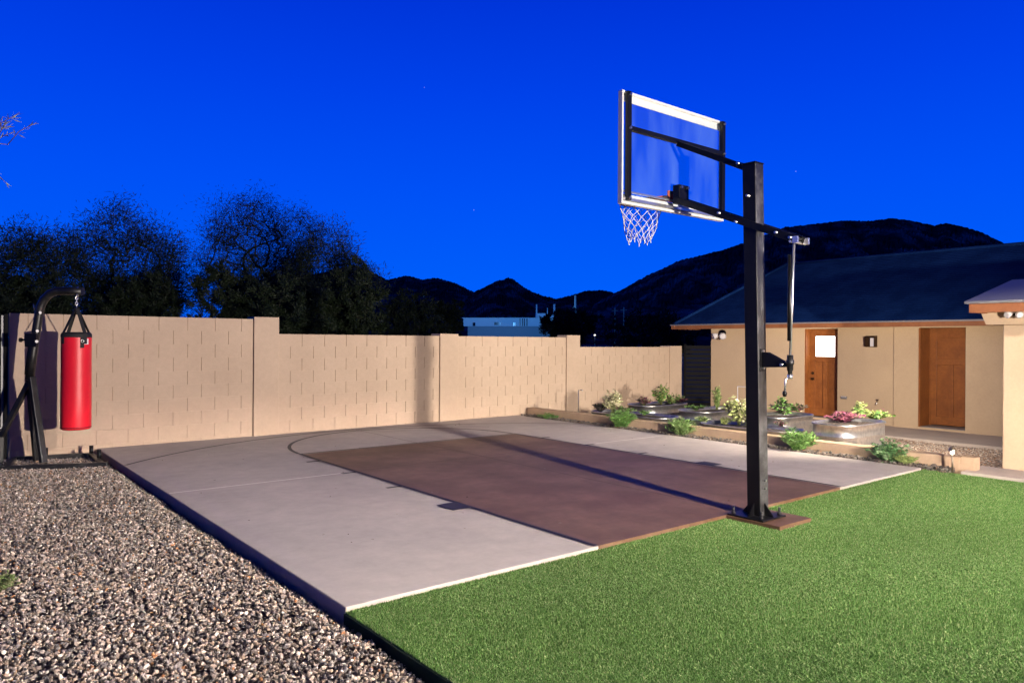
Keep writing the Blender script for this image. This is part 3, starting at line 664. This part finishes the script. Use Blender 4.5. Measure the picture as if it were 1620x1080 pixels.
# ================================================================ steel planters
def planter(cx0, cx1, cy0, cy1, top, zb, lab, rim=True):
    """round ended stock tank; long axis follows the longer side"""
    e_ = empty('steel_planter', ((cx0+cx1)/2, (cy0+cy1)/2, zb), lab, 'planter', 'round ended galvanised steel planters')
    lx, ly = cx1-cx0, cy1-cy0; r = min(lx, ly)/2; r2 = r*.98; cxm, cym = (cx0+cx1)/2, (cy0+cy1)/2
    def outline(off, n=12):
        pts = []
        rc = .26
        for c_, a0 in (((cx1-rc, cy0+rc), -90), ((cx1-rc, cy1-rc), 0), ((cx0+rc, cy1-rc), 90), ((cx0+rc, cy0+rc), 180)):
            for i in range(n+1):
                a_ = math.radians(a0+90*i/n); pts.append((c_[0]+(rc+off)*math.cos(a_), c_[1]+(rc+off)*math.sin(a_)))
        return pts
    h = top-zb
    prof = [(-.01, 0), (0, .01), (.0, h*.30), (.004, h*.32), (.004, h*.34), (0, h*.36), (0, h*.66), (.005, h*.675), (.005, h*.695), (0, h*.71), (0, h-.03), (.016, h-.025), (.020, h-.008), (.012, h), (-.003, h-.004), (-.006, h-.09)]
    n = len(outline(0)); vs = []
    for off, z_ in prof: vs += [(x, y, zb+z_) for x, y in outline(off)]
    mb = MB().add(vs, [(i*n+k, i*n+(k+1) % n, (i+1)*n+(k+1) % n, (i+1)*n+k) for i in range(len(prof)-1) for k in range(n)], True)
    mb.build('tank', M['tankm'], e_)
    o2 = outline(-.005); MB().add([(x, y, top-.055+random.uniform(-.01, .01)) for x, y in o2], [tuple(range(len(o2)))]).build('soil', M['soil'], e_)
    return e_
GB = -.21
planter(8.36, 9.62, 1.18, 1.86, .368, GB, 'bright steel planter nearest the porch, filled with purple lettuce and greens')
planter(8.95, 10.1, 2.60, 3.28, .325, GB, 'steel planter in front of the glazed door, just right of the hoop pole')
planter(8.20, 8.83, 2.05, 3.75, .205, GB, 'low long steel planter lying along the curb behind the hoop pole')
planter(9.0, 10.5, 4.15, 4.85, .29, GB, 'steel planter in front of the black gate with a bright glare on its end')
planter(8.20, 8.86, 4.48, 6.35, .20, GB, 'low long steel planter along the curb nearest the left end of the bed')
planter(8.98, 10.3, 5.42, 6.1, .31, GB, 'steel planter farthest back against the block wall holding tall sprouts')

# ================================================================ plants
def leaves(P, D, size, aspect, cols, jitter=.25, cup=.25):
    """one bent diamond per leaf: P points, D directions"""
    n = len(P); D = D+RNG.normal(size=(n, 3))*jitter; D /= np.linalg.norm(D, axis=1)[:, None]
    A = np.cross(D, RNG.normal(size=(n, 3))); A /= np.linalg.norm(A, axis=1)[:, None]; Nn = np.cross(A, D)
    L_ = (size*RNG.uniform(.6, 1.3, n))[:, None]; w = L_*aspect/2
    V = np.stack([P, P+D*L_*.45-A*w+Nn*L_*cup*.2, P+D*L_-Nn*L_*cup*.3, P+D*L_*.45+A*w+Nn*L_*cup*.2], 1).reshape(-1, 3)
    F_ = np.arange(4*n).reshape(n, 4); c = np.array(cols)[RNG.integers(0, len(cols), n)]*RNG.uniform(.7, 1.3, (n, 1))
    return V, F_, np.repeat(c, 4, 0)
def plant(name, base, h, w, lab, cat, cols, nst=10, per=14, size=.04, aspect=.5, droop=.2, group=None, bare=.15, lean=1.0, parent_label=None, up=.3):
    h *= 1.2; w *= 1.35; nst = int(nst*1.6); base = np.array(base, float); e_ = empty(name, base, lab, cat, group)
    st = MB(); P = []; Dd = []
    for i in range(nst):
        a_ = RNG.uniform(0, 2*np.pi); rr = w/2*math.sqrt(RNG.uniform(.02, 1))*lean; hh = h*RNG.uniform(.6, 1)*(1-.35*(rr/(w/2+1e-6))**2)
        tip = base+np.array([math.cos(a_)*rr, math.sin(a_)*rr, hh]); mid = base+np.array([math.cos(a_)*rr*.35, math.sin(a_)*rr*.35, hh*.6])
        pts = [base+RNG.normal(size=3)*[.01, .01, 0], mid, tip]; st.tube(pts, [.004, .003, .0015], 5)
        for k in range(per):
            t_ = bare+(1-bare)*k/per; q_ = (1-t_)**2*pts[0]+2*t_*(1-t_)*pts[1]+t_*t_*pts[2]
            b_ = RNG.uniform(0, 2*np.pi); P.append(q_); Dd.append([math.cos(b_), math.sin(b_), up-droop])
    st.build('stems', M['stem'], e_)
    V, F_, c = leaves(np.array(P), np.array(Dd), size, aspect, cols); np_mesh('leaves', V, F_, M['leaf'], c, e_)
    return e_
G1 = [(.07, .17, .03), (.11, .24, .05), (.045, .11, .025)]; G2 = [(.22, .27, .08), (.3, .33, .14), (.16, .2, .06)]
PALE = [(.42, .4, .24), (.5, .46, .32), (.3, .32, .16)]; PUR = [(.13, .03, .06), (.09, .025, .05), (.2, .06, .09)]; DARK = [(.03, .05, .02), (.05, .03, .04), (.07, .06, .05)]
SG = 'green shrubs in the rock strip by the curb'
# shrubs in the rock strip
def strip(px, py): p = at(px, py, 2, -.05); return (7.9, at(px, py, 0, 7.9)[1], -.05)
plant('curb_shrub', strip(869, 664), .15, .42, 'small low green shrub at the far end of the curb by the block wall', 'shrub', G1, 26, 20, .05, .3, .1, SG)
plant('curb_shrub', strip(983, 675), .34, .46, 'bushy dark green ferny shrub, second from the far end of the curb', 'shrub', G1, 44, 30, .075, .22, .1, SG)
plant('curb_shrub', strip(1079, 689), .30, .44, 'spiky light green shrub left of the hoop pole along the curb', 'shrub', [(.1, .2, .05), (.2, .29, .11), (.07, .15, .03)], 46, 18, .10, .14, 0, SG, up=.6)
plant('curb_shrub', strip(1262, 711), .33, .42, 'feathery bright green shrub just right of the hoop pole', 'shrub', G1+[(.16, .3, .08)], 50, 32, .06, .22, 0, SG, up=.5)
plant('curb_shrub', strip(1407, 730), .33, .40, 'broad leaved dark green shrub in front of the nearest planter', 'shrub', [(.05, .13, .04), (.09, .2, .07), (.16, .25, .12)], 34, 20, .06, .5, .1, SG)
plant('curb_shrub', strip(1432, 736), .16, .24, 'small yellow green tuft at the porch end of the rock strip', 'shrub', [(.2, .3, .08), (.3, .36, .12)], 24, 12, .07, .18, 0, SG, up=.6)
# crops in the planters
def spot(px, py, z_): return at(px, py, 2, z_)
plant('leafy_plant', spot(970, 655, .17), .42, .30, 'pale leaved bushy plant on thin stems in the far low planter', 'plant', PALE, 22, 16, .06, .5, .2, bare=.55)
plant('dark_plant', spot(950, 651, .17), .17, .30, 'low dark leaved plant in the far corner of the low planter', 'plant', DARK, 14, 12, .06, .5, .2)
plant('low_crop', spot(1020, 656, .17), .08, .3, 'tiny green seedlings at the near end of the far low planter', 'plant', G1, 12, 8, .04, .5, .1)
plant('tall_sprout', spot(1046, 640, .27), .42, .34, 'tall green sprouting plant in the planter against the block wall', 'plant', G2+G1, 16, 16, .07, .4, .1, bare=.2)
plant('purple_crop', spot(1018, 641, .27), .16, .3, 'dark purple leaves at the left end of the planter by the wall', 'plant', DARK+PUR, 14, 12, .06, .4, .1)
plant('purple_crop', spot(1076, 638, .27), .13, .3, 'dark purple leaves at the right end of the planter by the wall', 'plant', DARK+PUR, 12, 12, .06, .4, .1)
plant('small_bush', spot(1134, 648, .25), .42, .16, 'narrow bright green bush in front of the black gate', 'plant', G1+G2, 20, 20, .05, .3, .1, up=.7)
plant('low_crop', spot(1160, 646, .25), .14, .3, 'dull green crop beside the pale plant behind the pole', 'plant', DARK+G1, 14, 10, .05, .4, .1)
plant('pale_vine', spot(1169, 672, .17), .46, .42, 'tall dried pale yellow leafy plant left of the hoop pole', 'plant', PALE+G2, 26, 15, .08, .5, .25, bare=.25)
plant('low_crop', spot(1146, 671, .17), .12, .16, 'yellow green seedling clump left of the dried pale plant', 'plant', G2, 10, 10, .05, .6, .1)
plant('low_crop', spot(1112, 668, .17), .10, .3, 'row of low green seedlings at the far end of the middle low planter', 'plant', G1+G2, 16, 8, .045, .5, .1)
plant('low_crop', spot(1236, 677, .17), .13, .22, 'small reddish plant at the near end of the low planter by the pole', 'plant', PUR+DARK, 10, 10, .05, .4, .1)
plant('mixed_crop', spot(1240, 655, .28), .2, .4, 'dark green leafy crop in the planter before the glazed door', 'plant', G1+DARK, 22, 14, .08, .45, .15)
plant('mixed_crop', spot(1237, 653, .28), .28, .2, 'taller bright green crop in the planter before the glazed door', 'plant', G1, 8, 14, .07, .4, .1, bare=.5)
plant('mixed_crop', spot(1262, 651, .28), .14, .3, 'purplish leaves at the right of the planter before the glazed door', 'plant', PUR+DARK+G1, 14, 12, .06, .4, .1)
plant('purple_lettuce', spot(1335, 667, .32), .14, .5, 'purple red lettuce at the left of the nearest planter', 'plant', PUR, 34, 16, .06, .6, .1)
plant('green_lettuce', spot(1385, 663, .32), .13, .42, 'frilly yellow green lettuce at the right of the nearest planter', 'plant', G2+G1, 34, 16, .055, .7, .1)
plant('tall_sprout', spot(1362, 664, .32), .27, .22, 'upright green sprout in the middle of the nearest planter', 'plant', G1+G2, 12, 14, .05, .5, .1, bare=.2)
plant('tall_sprout', spot(1396, 660, .32), .15, .08, 'thin reddish stalk at the right end of the nearest planter', 'plant', PUR, 2, 6, .04, .5, .1, bare=.6)
tuft = pd(0, 934, 4.6)
tf = at(1, 935, 2, -.06)
plant('gravel_tuft', (tf[0]-.03, tf[1], -.08), .13, .22, 'small green tuft growing in the gravel at left edge', 'plant', [(.1, .15, .05), (.18, .2, .09)], 26, 14, .035, .35, 0, up=.5)
plant('leafy_crop', spot(1062, 639, .27), .22, .5, 'mixed green leaves right of the tall sprout in the planter by the wall', 'plant', G1+G2, 18, 14, .06, .4, .1)
plant('leafy_crop', spot(1100, 648, .25), .10, .4, 'dark low crop at the left end of the planter before the gate', 'plant', DARK+G1, 16, 10, .05, .5, .1)
plant('leafy_crop', spot(1190, 673, .17), .16, .35, 'low green crop in the low planter right behind the hoop pole', 'plant', G1+G2, 16, 12, .06, .5, .1)
plant('leafy_crop', spot(985, 655, .17), .14, .4, 'dark green leaves between the pale bushy plant and the near end of its planter', 'plant', G1+DARK, 16, 12, .055, .5, .1)
# irrigation pipes
def pipe(name, pts, lab, r=.009):
    o = MB().tube(pts, r, 8).build(name, M['pvc'] if 'white' in lab else M['zinc'], None); tag(o, lab, 'pipe'); return o
q0 = at(1167, 645, 2, .27); q1 = Vector(at(1167, 611, 0, q0[0]))
pipe('pipe_hoop', [q0, q1, q1+Vector((0, -.5, 0)), Vector((q0[0], q1.y-.5, q0[2]))], 'white pipe hoop rising from the planter left of the hoop pole')
q2 = at(1186, 676, 2, .17); q3 = Vector(at(1187, 632, 0, q2[0])); pipe('plant_stake', [q2, q3], 'thin white stake beside the hoop pole in the low planter', .007)
q4 = at(915, 656, 0, 8.35); q5 = Vector(at(915, 617, 0, 8.35))
pipe('water_riser', [(8.35, q4[1], -.2), q5, q5+Vector((.03, -.05, .012)), q5+Vector((.04, -.09, -.01))], 'thin metal water riser with hooked tap by the wall', .011)
# path light
ll = at(1507, 743, 2, 0); lx_, ly_ = 7.87, at(1507, 743, 0, 7.87)[1]
pl = empty('path_light', (lx_, ly_, 0), 'small mushroom path light at the end of the curb', 'path light')
MB().cyl((lx_, ly_, -.05), (lx_-.015, ly_, .24), .011, 10).build('stem', M['pathlight'], pl)
MB().lathe((lx_-.015, ly_, 0), [(.0, .245), (.022, .245), (.026, .215), (.014, .20)], 16).build('lamp_body', M['lamp_glow'], pl)
MB().lathe((lx_-.015, ly_, 0), [(.046, .245), (.044, .26), (.03, .285), (.008, .298), (.008, .306), (0, .308)], 20).build('cap', M['pathlight'], pl)
lamp('path_light_glow', (lx_-.015, ly_-.0, .19), 1.6, .02, (1, .75, .45), None)

# ================================================================ trees beyond the wall
def tree(name, base, ctr, rad, lab, nt=260, per=34, lsize=.09, laspect=.22, cols=None, seed=1, stems=3, droop=.15, group=None, bark='bark', lowfill=0, shell=.5, cat='tree'):
    rg = np.random.default_rng(seed); base = np.array(base, float); ctr = np.array(ctr, float); rad = np.array(rad, float)
    e_ = empty(name, base, lab, cat, group); nodes = []; segs = []
    for i in range(stems):
        tgt = ctr+rad*np.array([rg.uniform(-.45, .45), rg.uniform(-.45, .45), -.35]); p = base+np.array([rg.normal()*.08, rg.normal()*.08, 0]); pi = len(nodes); nodes.append(p); rr = .11
        for k in range(1, 6):
            q = base+(tgt-base)*(k/5)+rg.normal(size=3)*.08*np.linalg.norm(rad)/3; nodes.append(q); segs.append([len(nodes)-2, len(nodes)-1])
    u = rg.normal(size=(nt, 3)); u /= np.linalg.norm(u, axis=1)[:, None]; rr = rg.uniform(shell**3, 1, nt)**(1/3); rr[:nt//4] *= rg.uniform(1.0, 1.28, nt//4)
    lump = .97+.22*np.sin(u[:, 0]*5+seed)*np.cos(u[:, 2]*4+seed*2)+.10*np.sin(u[:, 1]*9+seed)
    T = ctr+u*rad*(rr*lump)[:, None]; T = T[T[:, 2] > base[2]+.5]
    T = T[np.argsort(np.linalg.norm(T-nodes[4], axis=1))]
    NA = np.array(nodes); tips = []
    for tt in T:
        dd = np.linalg.norm(NA-tt, axis=1)+np.maximum(0, NA[:, 2]-tt[2])*1.0+np.maximum(0, np.linalg.norm(NA-NA[4], axis=1)-np.linalg.norm(tt-NA[4]))*1.5; j = int(np.argmin(dd)); p = NA[j]; L_ = np.linalg.norm(tt-p)
        new = []; pj = j
        for k in (1, 2, 3):
            f_ = k/3; q = p+(tt-p)*f_+np.array([0, 0, L_*.05*math.sin(math.pi*f_)])+rg.normal(size=3)*L_*.022; new.append(q); segs.append([pj, len(NA)+k-1]); pj = len(NA)+k-1
        NA = np.vstack([NA, new]); tips.append(len(NA)-1)
    ch = np.zeros(len(NA)); par = -np.ones(len(NA), int)
    for a_, b_ in segs: par[b_] = a_
    for i in tips:
        k = i
        while k >= 0: ch[k] += 1; k = par[k]
    sc_ = np.linalg.norm(rad)/3
    R_ = .0034*sc_*np.maximum(ch, 1)**.5
    tk = MB(); br_ = MB()
    for a_, b_ in segs:
        (tk if ch[b_] > nt*.12 else br_).tube([NA[a_], NA[b_]], [R_[a_] if ch[a_] < nt*.9 else R_[b_]*1.05, R_[b_]], 6 if ch[b_] > 8 else 4, cap=False)
    tk.build('trunk', M[bark], e_); br_.build('branches', M[bark], e_)
    P = []; Dd = []
    for i in tips:
        a_ = NA[par[i]]; b_ = NA[i]; dv = (b_-a_); L_ = np.linalg.norm(dv)+1e-6
        low = 1+lowfill*max(0, (ctr[2]-b_[2])/rad[2])
        m = int(per*low*rg.uniform(.5, 1.5)); t_ = rg.uniform(-.4, 1.08, m)[:, None]; 
        P.append(a_+dv*t_+rg.normal(size=(m, 3))*.07*sc_*(1+lowfill*.6)); Dd.append(np.tile(dv/L_+np.array([0, 0, droop]), (m, 1)))
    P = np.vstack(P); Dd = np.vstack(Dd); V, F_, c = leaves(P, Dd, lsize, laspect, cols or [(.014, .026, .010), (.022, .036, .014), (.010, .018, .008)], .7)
    np_mesh('foliage', V, F_, M['leaf'], c, e_)
    return e_
def tree_px(name, D, x0, x1, ytop, ybot, lab, **k):
    a_ = pd(x0, ytop, D); b_ = pd(x1, ybot, D); c_ = (a_+b_)/2; w = np.linalg.norm((b_-a_)[:2])/2; h = (a_[2]-b_[2])/2
    return tree(name, (c_[0], c_[1], -.35), c_, (w, w, h), lab, **k)
TG = 'desert trees beyond the block wall'; BG = 'dense bushes beyond the block wall'
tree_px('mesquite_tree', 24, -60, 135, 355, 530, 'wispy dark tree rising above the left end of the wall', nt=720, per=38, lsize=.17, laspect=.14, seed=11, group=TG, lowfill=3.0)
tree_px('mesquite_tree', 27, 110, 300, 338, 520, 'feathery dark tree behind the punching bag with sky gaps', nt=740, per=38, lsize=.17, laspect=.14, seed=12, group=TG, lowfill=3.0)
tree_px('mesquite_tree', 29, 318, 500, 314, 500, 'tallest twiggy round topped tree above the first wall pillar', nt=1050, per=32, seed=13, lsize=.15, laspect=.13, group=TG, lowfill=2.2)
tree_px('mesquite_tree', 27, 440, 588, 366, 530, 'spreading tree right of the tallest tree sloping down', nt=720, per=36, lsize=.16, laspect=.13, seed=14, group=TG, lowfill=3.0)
for i, (D, x0, x1, y0, y1, lab) in enumerate([
    (22, -40, 110, 430, 560, 'low black bush behind the bag stand'), (24, 165, 285, 425, 560, 'dense bush behind the right side of the punching bag'),
    (23, 300, 430, 415, 560, 'dense dull green bush under the tallest tree'), (22, 405, 530, 425, 560, 'broad dark bush over the tall wall pillar'),
    (24, 500, 605, 418, 560, 'dark rounded bush at the right end of the tree row'),
    (40, 590, 700, 465, 560, 'far low bush left of the white building'), (60, 655, 735, 478, 530, 'dark bush touching the left end of the white building'),
    (90, 862, 945, 488, 545, 'dark shrub in front of the right end of the white building'), (48, 960, 1110, 490, 570, 'distant dark bush left of the house roof')]):
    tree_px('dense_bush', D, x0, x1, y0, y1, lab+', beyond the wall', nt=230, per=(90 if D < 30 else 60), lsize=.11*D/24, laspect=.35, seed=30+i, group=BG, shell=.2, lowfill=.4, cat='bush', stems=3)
# branch tips of a nearer tree reaching in at the upper left
nb = pd(-420, 900, 8.5); nbt = empty('near_tree', (nb[0], nb[1], -.08), 'thin lit branch tips reaching in at the upper left edge', 'tree')
top = pd(-260, 260, 8.3); tip0 = Vector(pd(-60, 235, 8.0))
MB().tube([(nb[0], nb[1], -.1), Vector(pd(-380, 600, 8.4)), top], [.11, .08, .05], 10).build('trunk', M['bark'], nbt)
mb = MB(); mb.tube([top, Vector(pd(-150, 250, 8.1)), tip0, Vector(pd(-10, 226, 8.0)), Vector(pd(12, 229, 8.0))], [.05, .03, .015, .006, .003], 6)
tws = [((12, 229), (30, 208), (58, 194)), ((-10, 226), (2, 195), (31, 178)), ((-10, 226), (5, 215), (24, 208)), ((-10, 226), (4, 185), (22, 189)), ((-10, 226), (6, 200), (8, 192)), ((-60, 235), (-10, 270), (13, 293)), ((-60, 235), (0, 200), (14, 200))]
P = []; Dd = []
for tw in tws:
    pts = [Vector(pd(x, y, 8.0+random.uniform(-.1, .1)*(i_ > 0))) for i_, (x, y) in enumerate(tw)]; mb.tube(pts, [.005, .004, .002], 5)
    for k in range(9):
        t_ = .35+.65*k/9; q_ = (1-t_)**2*pts[0]+2*t_*(1-t_)*pts[1]+t_*t_*pts[2]; P.append(q_); dv = (pts[2]-pts[0]).normalized(); Dd.append(dv)
mb.build('branches', M['bark_pale'], nbt)
V, F_, c = leaves(np.array(P), np.array(Dd), .085, .12, [(.28, .3, .14), (.35, .33, .18)], .5); np_mesh('foliage', V, F_, M['leaf'], c, nbt)

# ================================================================ far background
def ridge(name, prof, D, front, amp, seed, nseg=420, nr=40, base=-8):
    xs = np.array([p[0] for p in prof], float); yy = np.array([p[1] for p in prof], float)
    X = np.linspace(xs[0], xs[-1], nseg); Y = np.interp(X, xs, yy); rg = np.random.default_rng(seed)
    ph = rg.uniform(0, 6.28, 24); fr_ = rg.uniform(.01, .22, 24)
    def nz(a_, b_): return sum(np.sin(a_*fr_[i]+b_*fr_[-i-1]*140+ph[i])/(1+fr_[i]*12) for i in range(24))/5
    rows = []
    for j in range(nr+8):
        t_ = j/nr; DD = D*(front+(1-front)*t_)
        if t_ <= 1: hfac = t_**1.25
        else: hfac = 1-(t_-1)*2.5
        n_ = nz(X, t_)*amp*(math.sin(math.pi*min(t_, 1))**.7+.06)+rg.normal(size=nseg)*amp*.10*(t_ < 1)*(t_ > 0)
        zc = (1.54+(540-Y+(rg.normal(size=nseg)*.45))*D/FPX)
        z_ = base+(zc-base)*hfac+n_
        l = (X-810)/FPX
        P_ = CAM[None, :2]+DD*(FW[None, :2]+l[:, None]*RT[None, :2])
        rows.append(np.column_stack([P_, z_]))
    V = np.vstack(rows); R_ = nr+8
    Fc = np.array([(j*nseg+i, j*nseg+i+1, (j+1)*nseg+i+1, (j+1)*nseg+i) for j in range(R_-1) for i in range(nseg-1)])
    return tag(np_mesh(name, V, Fc, M['mount'], smooth=False), kind='structure')
ridge('mountain', [(900, 540), (940, 480), (980, 458), (1020, 436), (1075, 410), (1110, 402), (1150, 391), (1190, 376), (1240, 357), (1280, 352), (1340, 345), (1370, 346), (1410, 341), (1440, 345), (1478, 353), (1495, 348), (1530, 356), (1560, 366), (1590, 381), (1620, 384), (1700, 380), (1800, 420), (1900, 540)], 1500, .6, 14, 3)
ridge('mountain', [(300, 540), (380, 470), (430, 450), (520, 430), (560, 420), (590, 432), (612, 444), (640, 437), (650, 438), (668, 443), (690, 440), (705, 444), (722, 449), (740, 458), (751, 463), (765, 470), (800, 500), (830, 540)], 2300, .7, 14, 4)
ridge('mountain', [(690, 540), (735, 470), (751, 462), (770, 452), (788, 443), (796, 443), (803, 438.5), (812, 442), (825, 452), (842, 461), (858, 467), (880, 472), (905, 466), (925, 459), (950, 458), (966, 460), (985, 470), (1010, 490), (1050, 540)], 1900, .7, 12, 5)
ridge('foothill', [(480, 540), (560, 520), (640, 512), (720, 516), (800, 518), (900, 505), (960, 490), (1040, 484), (1100, 480), (1200, 478), (1300, 500), (1400, 540)], 600, .7, 2, 6, base=-2)
# long low white building
wb = empty('white_building', pd(800, 545, 150)*[1, 1, 0], 'long low white building with rooftop units below the pointed peak', 'building')
def facing_box(mb, x0, x1, y0, y1, D, dep):
    A, B_, C_, D_ = pd(x0, y1, D), pd(x1, y1, D), pd(x1, y0, D), pd(x0, y0, D); o = FW*dep
    v = [A, B_, C_, D_, A+o, B_+o, C_+o, D_+o]; mb.add(v, [(0, 1, 2, 3), (5, 4, 7, 6), (0, 4, 5, 1), (1, 5, 6, 2), (2, 6, 7, 3), (3, 7, 4, 0)]); return mb
facing_box(MB(), 733, 887, 503.5, 516, 150, 14).build('wall', M['white_build'], wb)
facing_box(MB(), 731, 889, 502.4, 503.4, 149.6, 15).build('roof_edge', M['white_build'], wb)
facing_box(MB(), 740, 870, 516.2, 552, 146, 3).build('loading_yard_wall', M['grey_build'], wb)
ru = MB(); facing_box(ru, 848, 863, 495.5, 502.3, 151, 4); facing_box(ru, 867, 880, 498, 502.3, 151, 3); split_build(ru, 'roof_unit', M['white_build'], wb)
ru = MB()
for x, y0, w in ((849, 481.5, .16), (866, 487, .1), (877, 481, .22), (882, 499, .08)): ru.cyl(pd(x, y0, 151), pd(x, 503, 151), w, 8)
split_build(ru, 'mast', M['white_build'], wb)
dd = MB(); facing_box(dd, 748, 752, 510, 515.5, 149.8, .1); facing_box(dd, 782, 792, 509.5, 514, 149.8, .1); facing_box(dd, 812, 817, 510, 515.5, 149.8, .1)
for x in (822, 826, 829, 833): facing_box(dd, x, x+1.3, 503.6, 515.5, 149.8, .1)
split_build(dd, 'window', M['dark_glass'], wb)
PG = 'utility poles far beyond the wall'
for x, y0, D, lab in ((910.5, 467, 130, 'thick pale utility pole left of the distant dark bush'), (973, 487, 160, 'thin utility pole with short crossarm, the left one of two beside the roof'), (987, 486, 160, 'thin utility pole with short crossarm, nearest to the house roof')):
    p_ = pd(x, y0, D); up_ = empty('utility_pole', (p_[0], p_[1], -.35), lab, 'utility pole', PG)
    w = .14 if D > 140 else .22
    MB().cyl((p_[0], p_[1], -.35), p_, w, 8).build('pole', M['grey_build'], up_)
    if D > 140: MB().bar(p_-RT*.7-UP*.6, p_+RT*.7-UP*.6, .12, .12).build('crossarm', M['grey_build'], up_)
LG = 'tiny far lights at the foot of the mountain'
for x, y, D, lab in ((1053, 496, 300, 'tiny far street light by the eave tip'), (1029, 512, 260, 'tiny far street light low beside the pointed bush'), (1066, 506, 280, 'tiny far street light below the eave corner'), (941, 530, 160, 'tiny far street light right of the white building')):
    p_ = pd(x, y, D); sl = empty('street_light', (p_[0], p_[1], -.35), lab, 'street light', LG)
    MB().cyl((p_[0], p_[1], -.35), p_, .08, 6).build('pole', M['grey_build'], sl)
    MB().lathe(p_, [(0, -.22), (.22, -.1), (.22, .1), (0, .22)], 8).build('lamp', M['lamp_glow'], sl)

yl = pd(800, 520, 118); lamp('far_building_fill', (yl[0], yl[1], 6), 15000, .4, (.10, .40, 1), None)  # added lamp with no fixture, brightens the white building
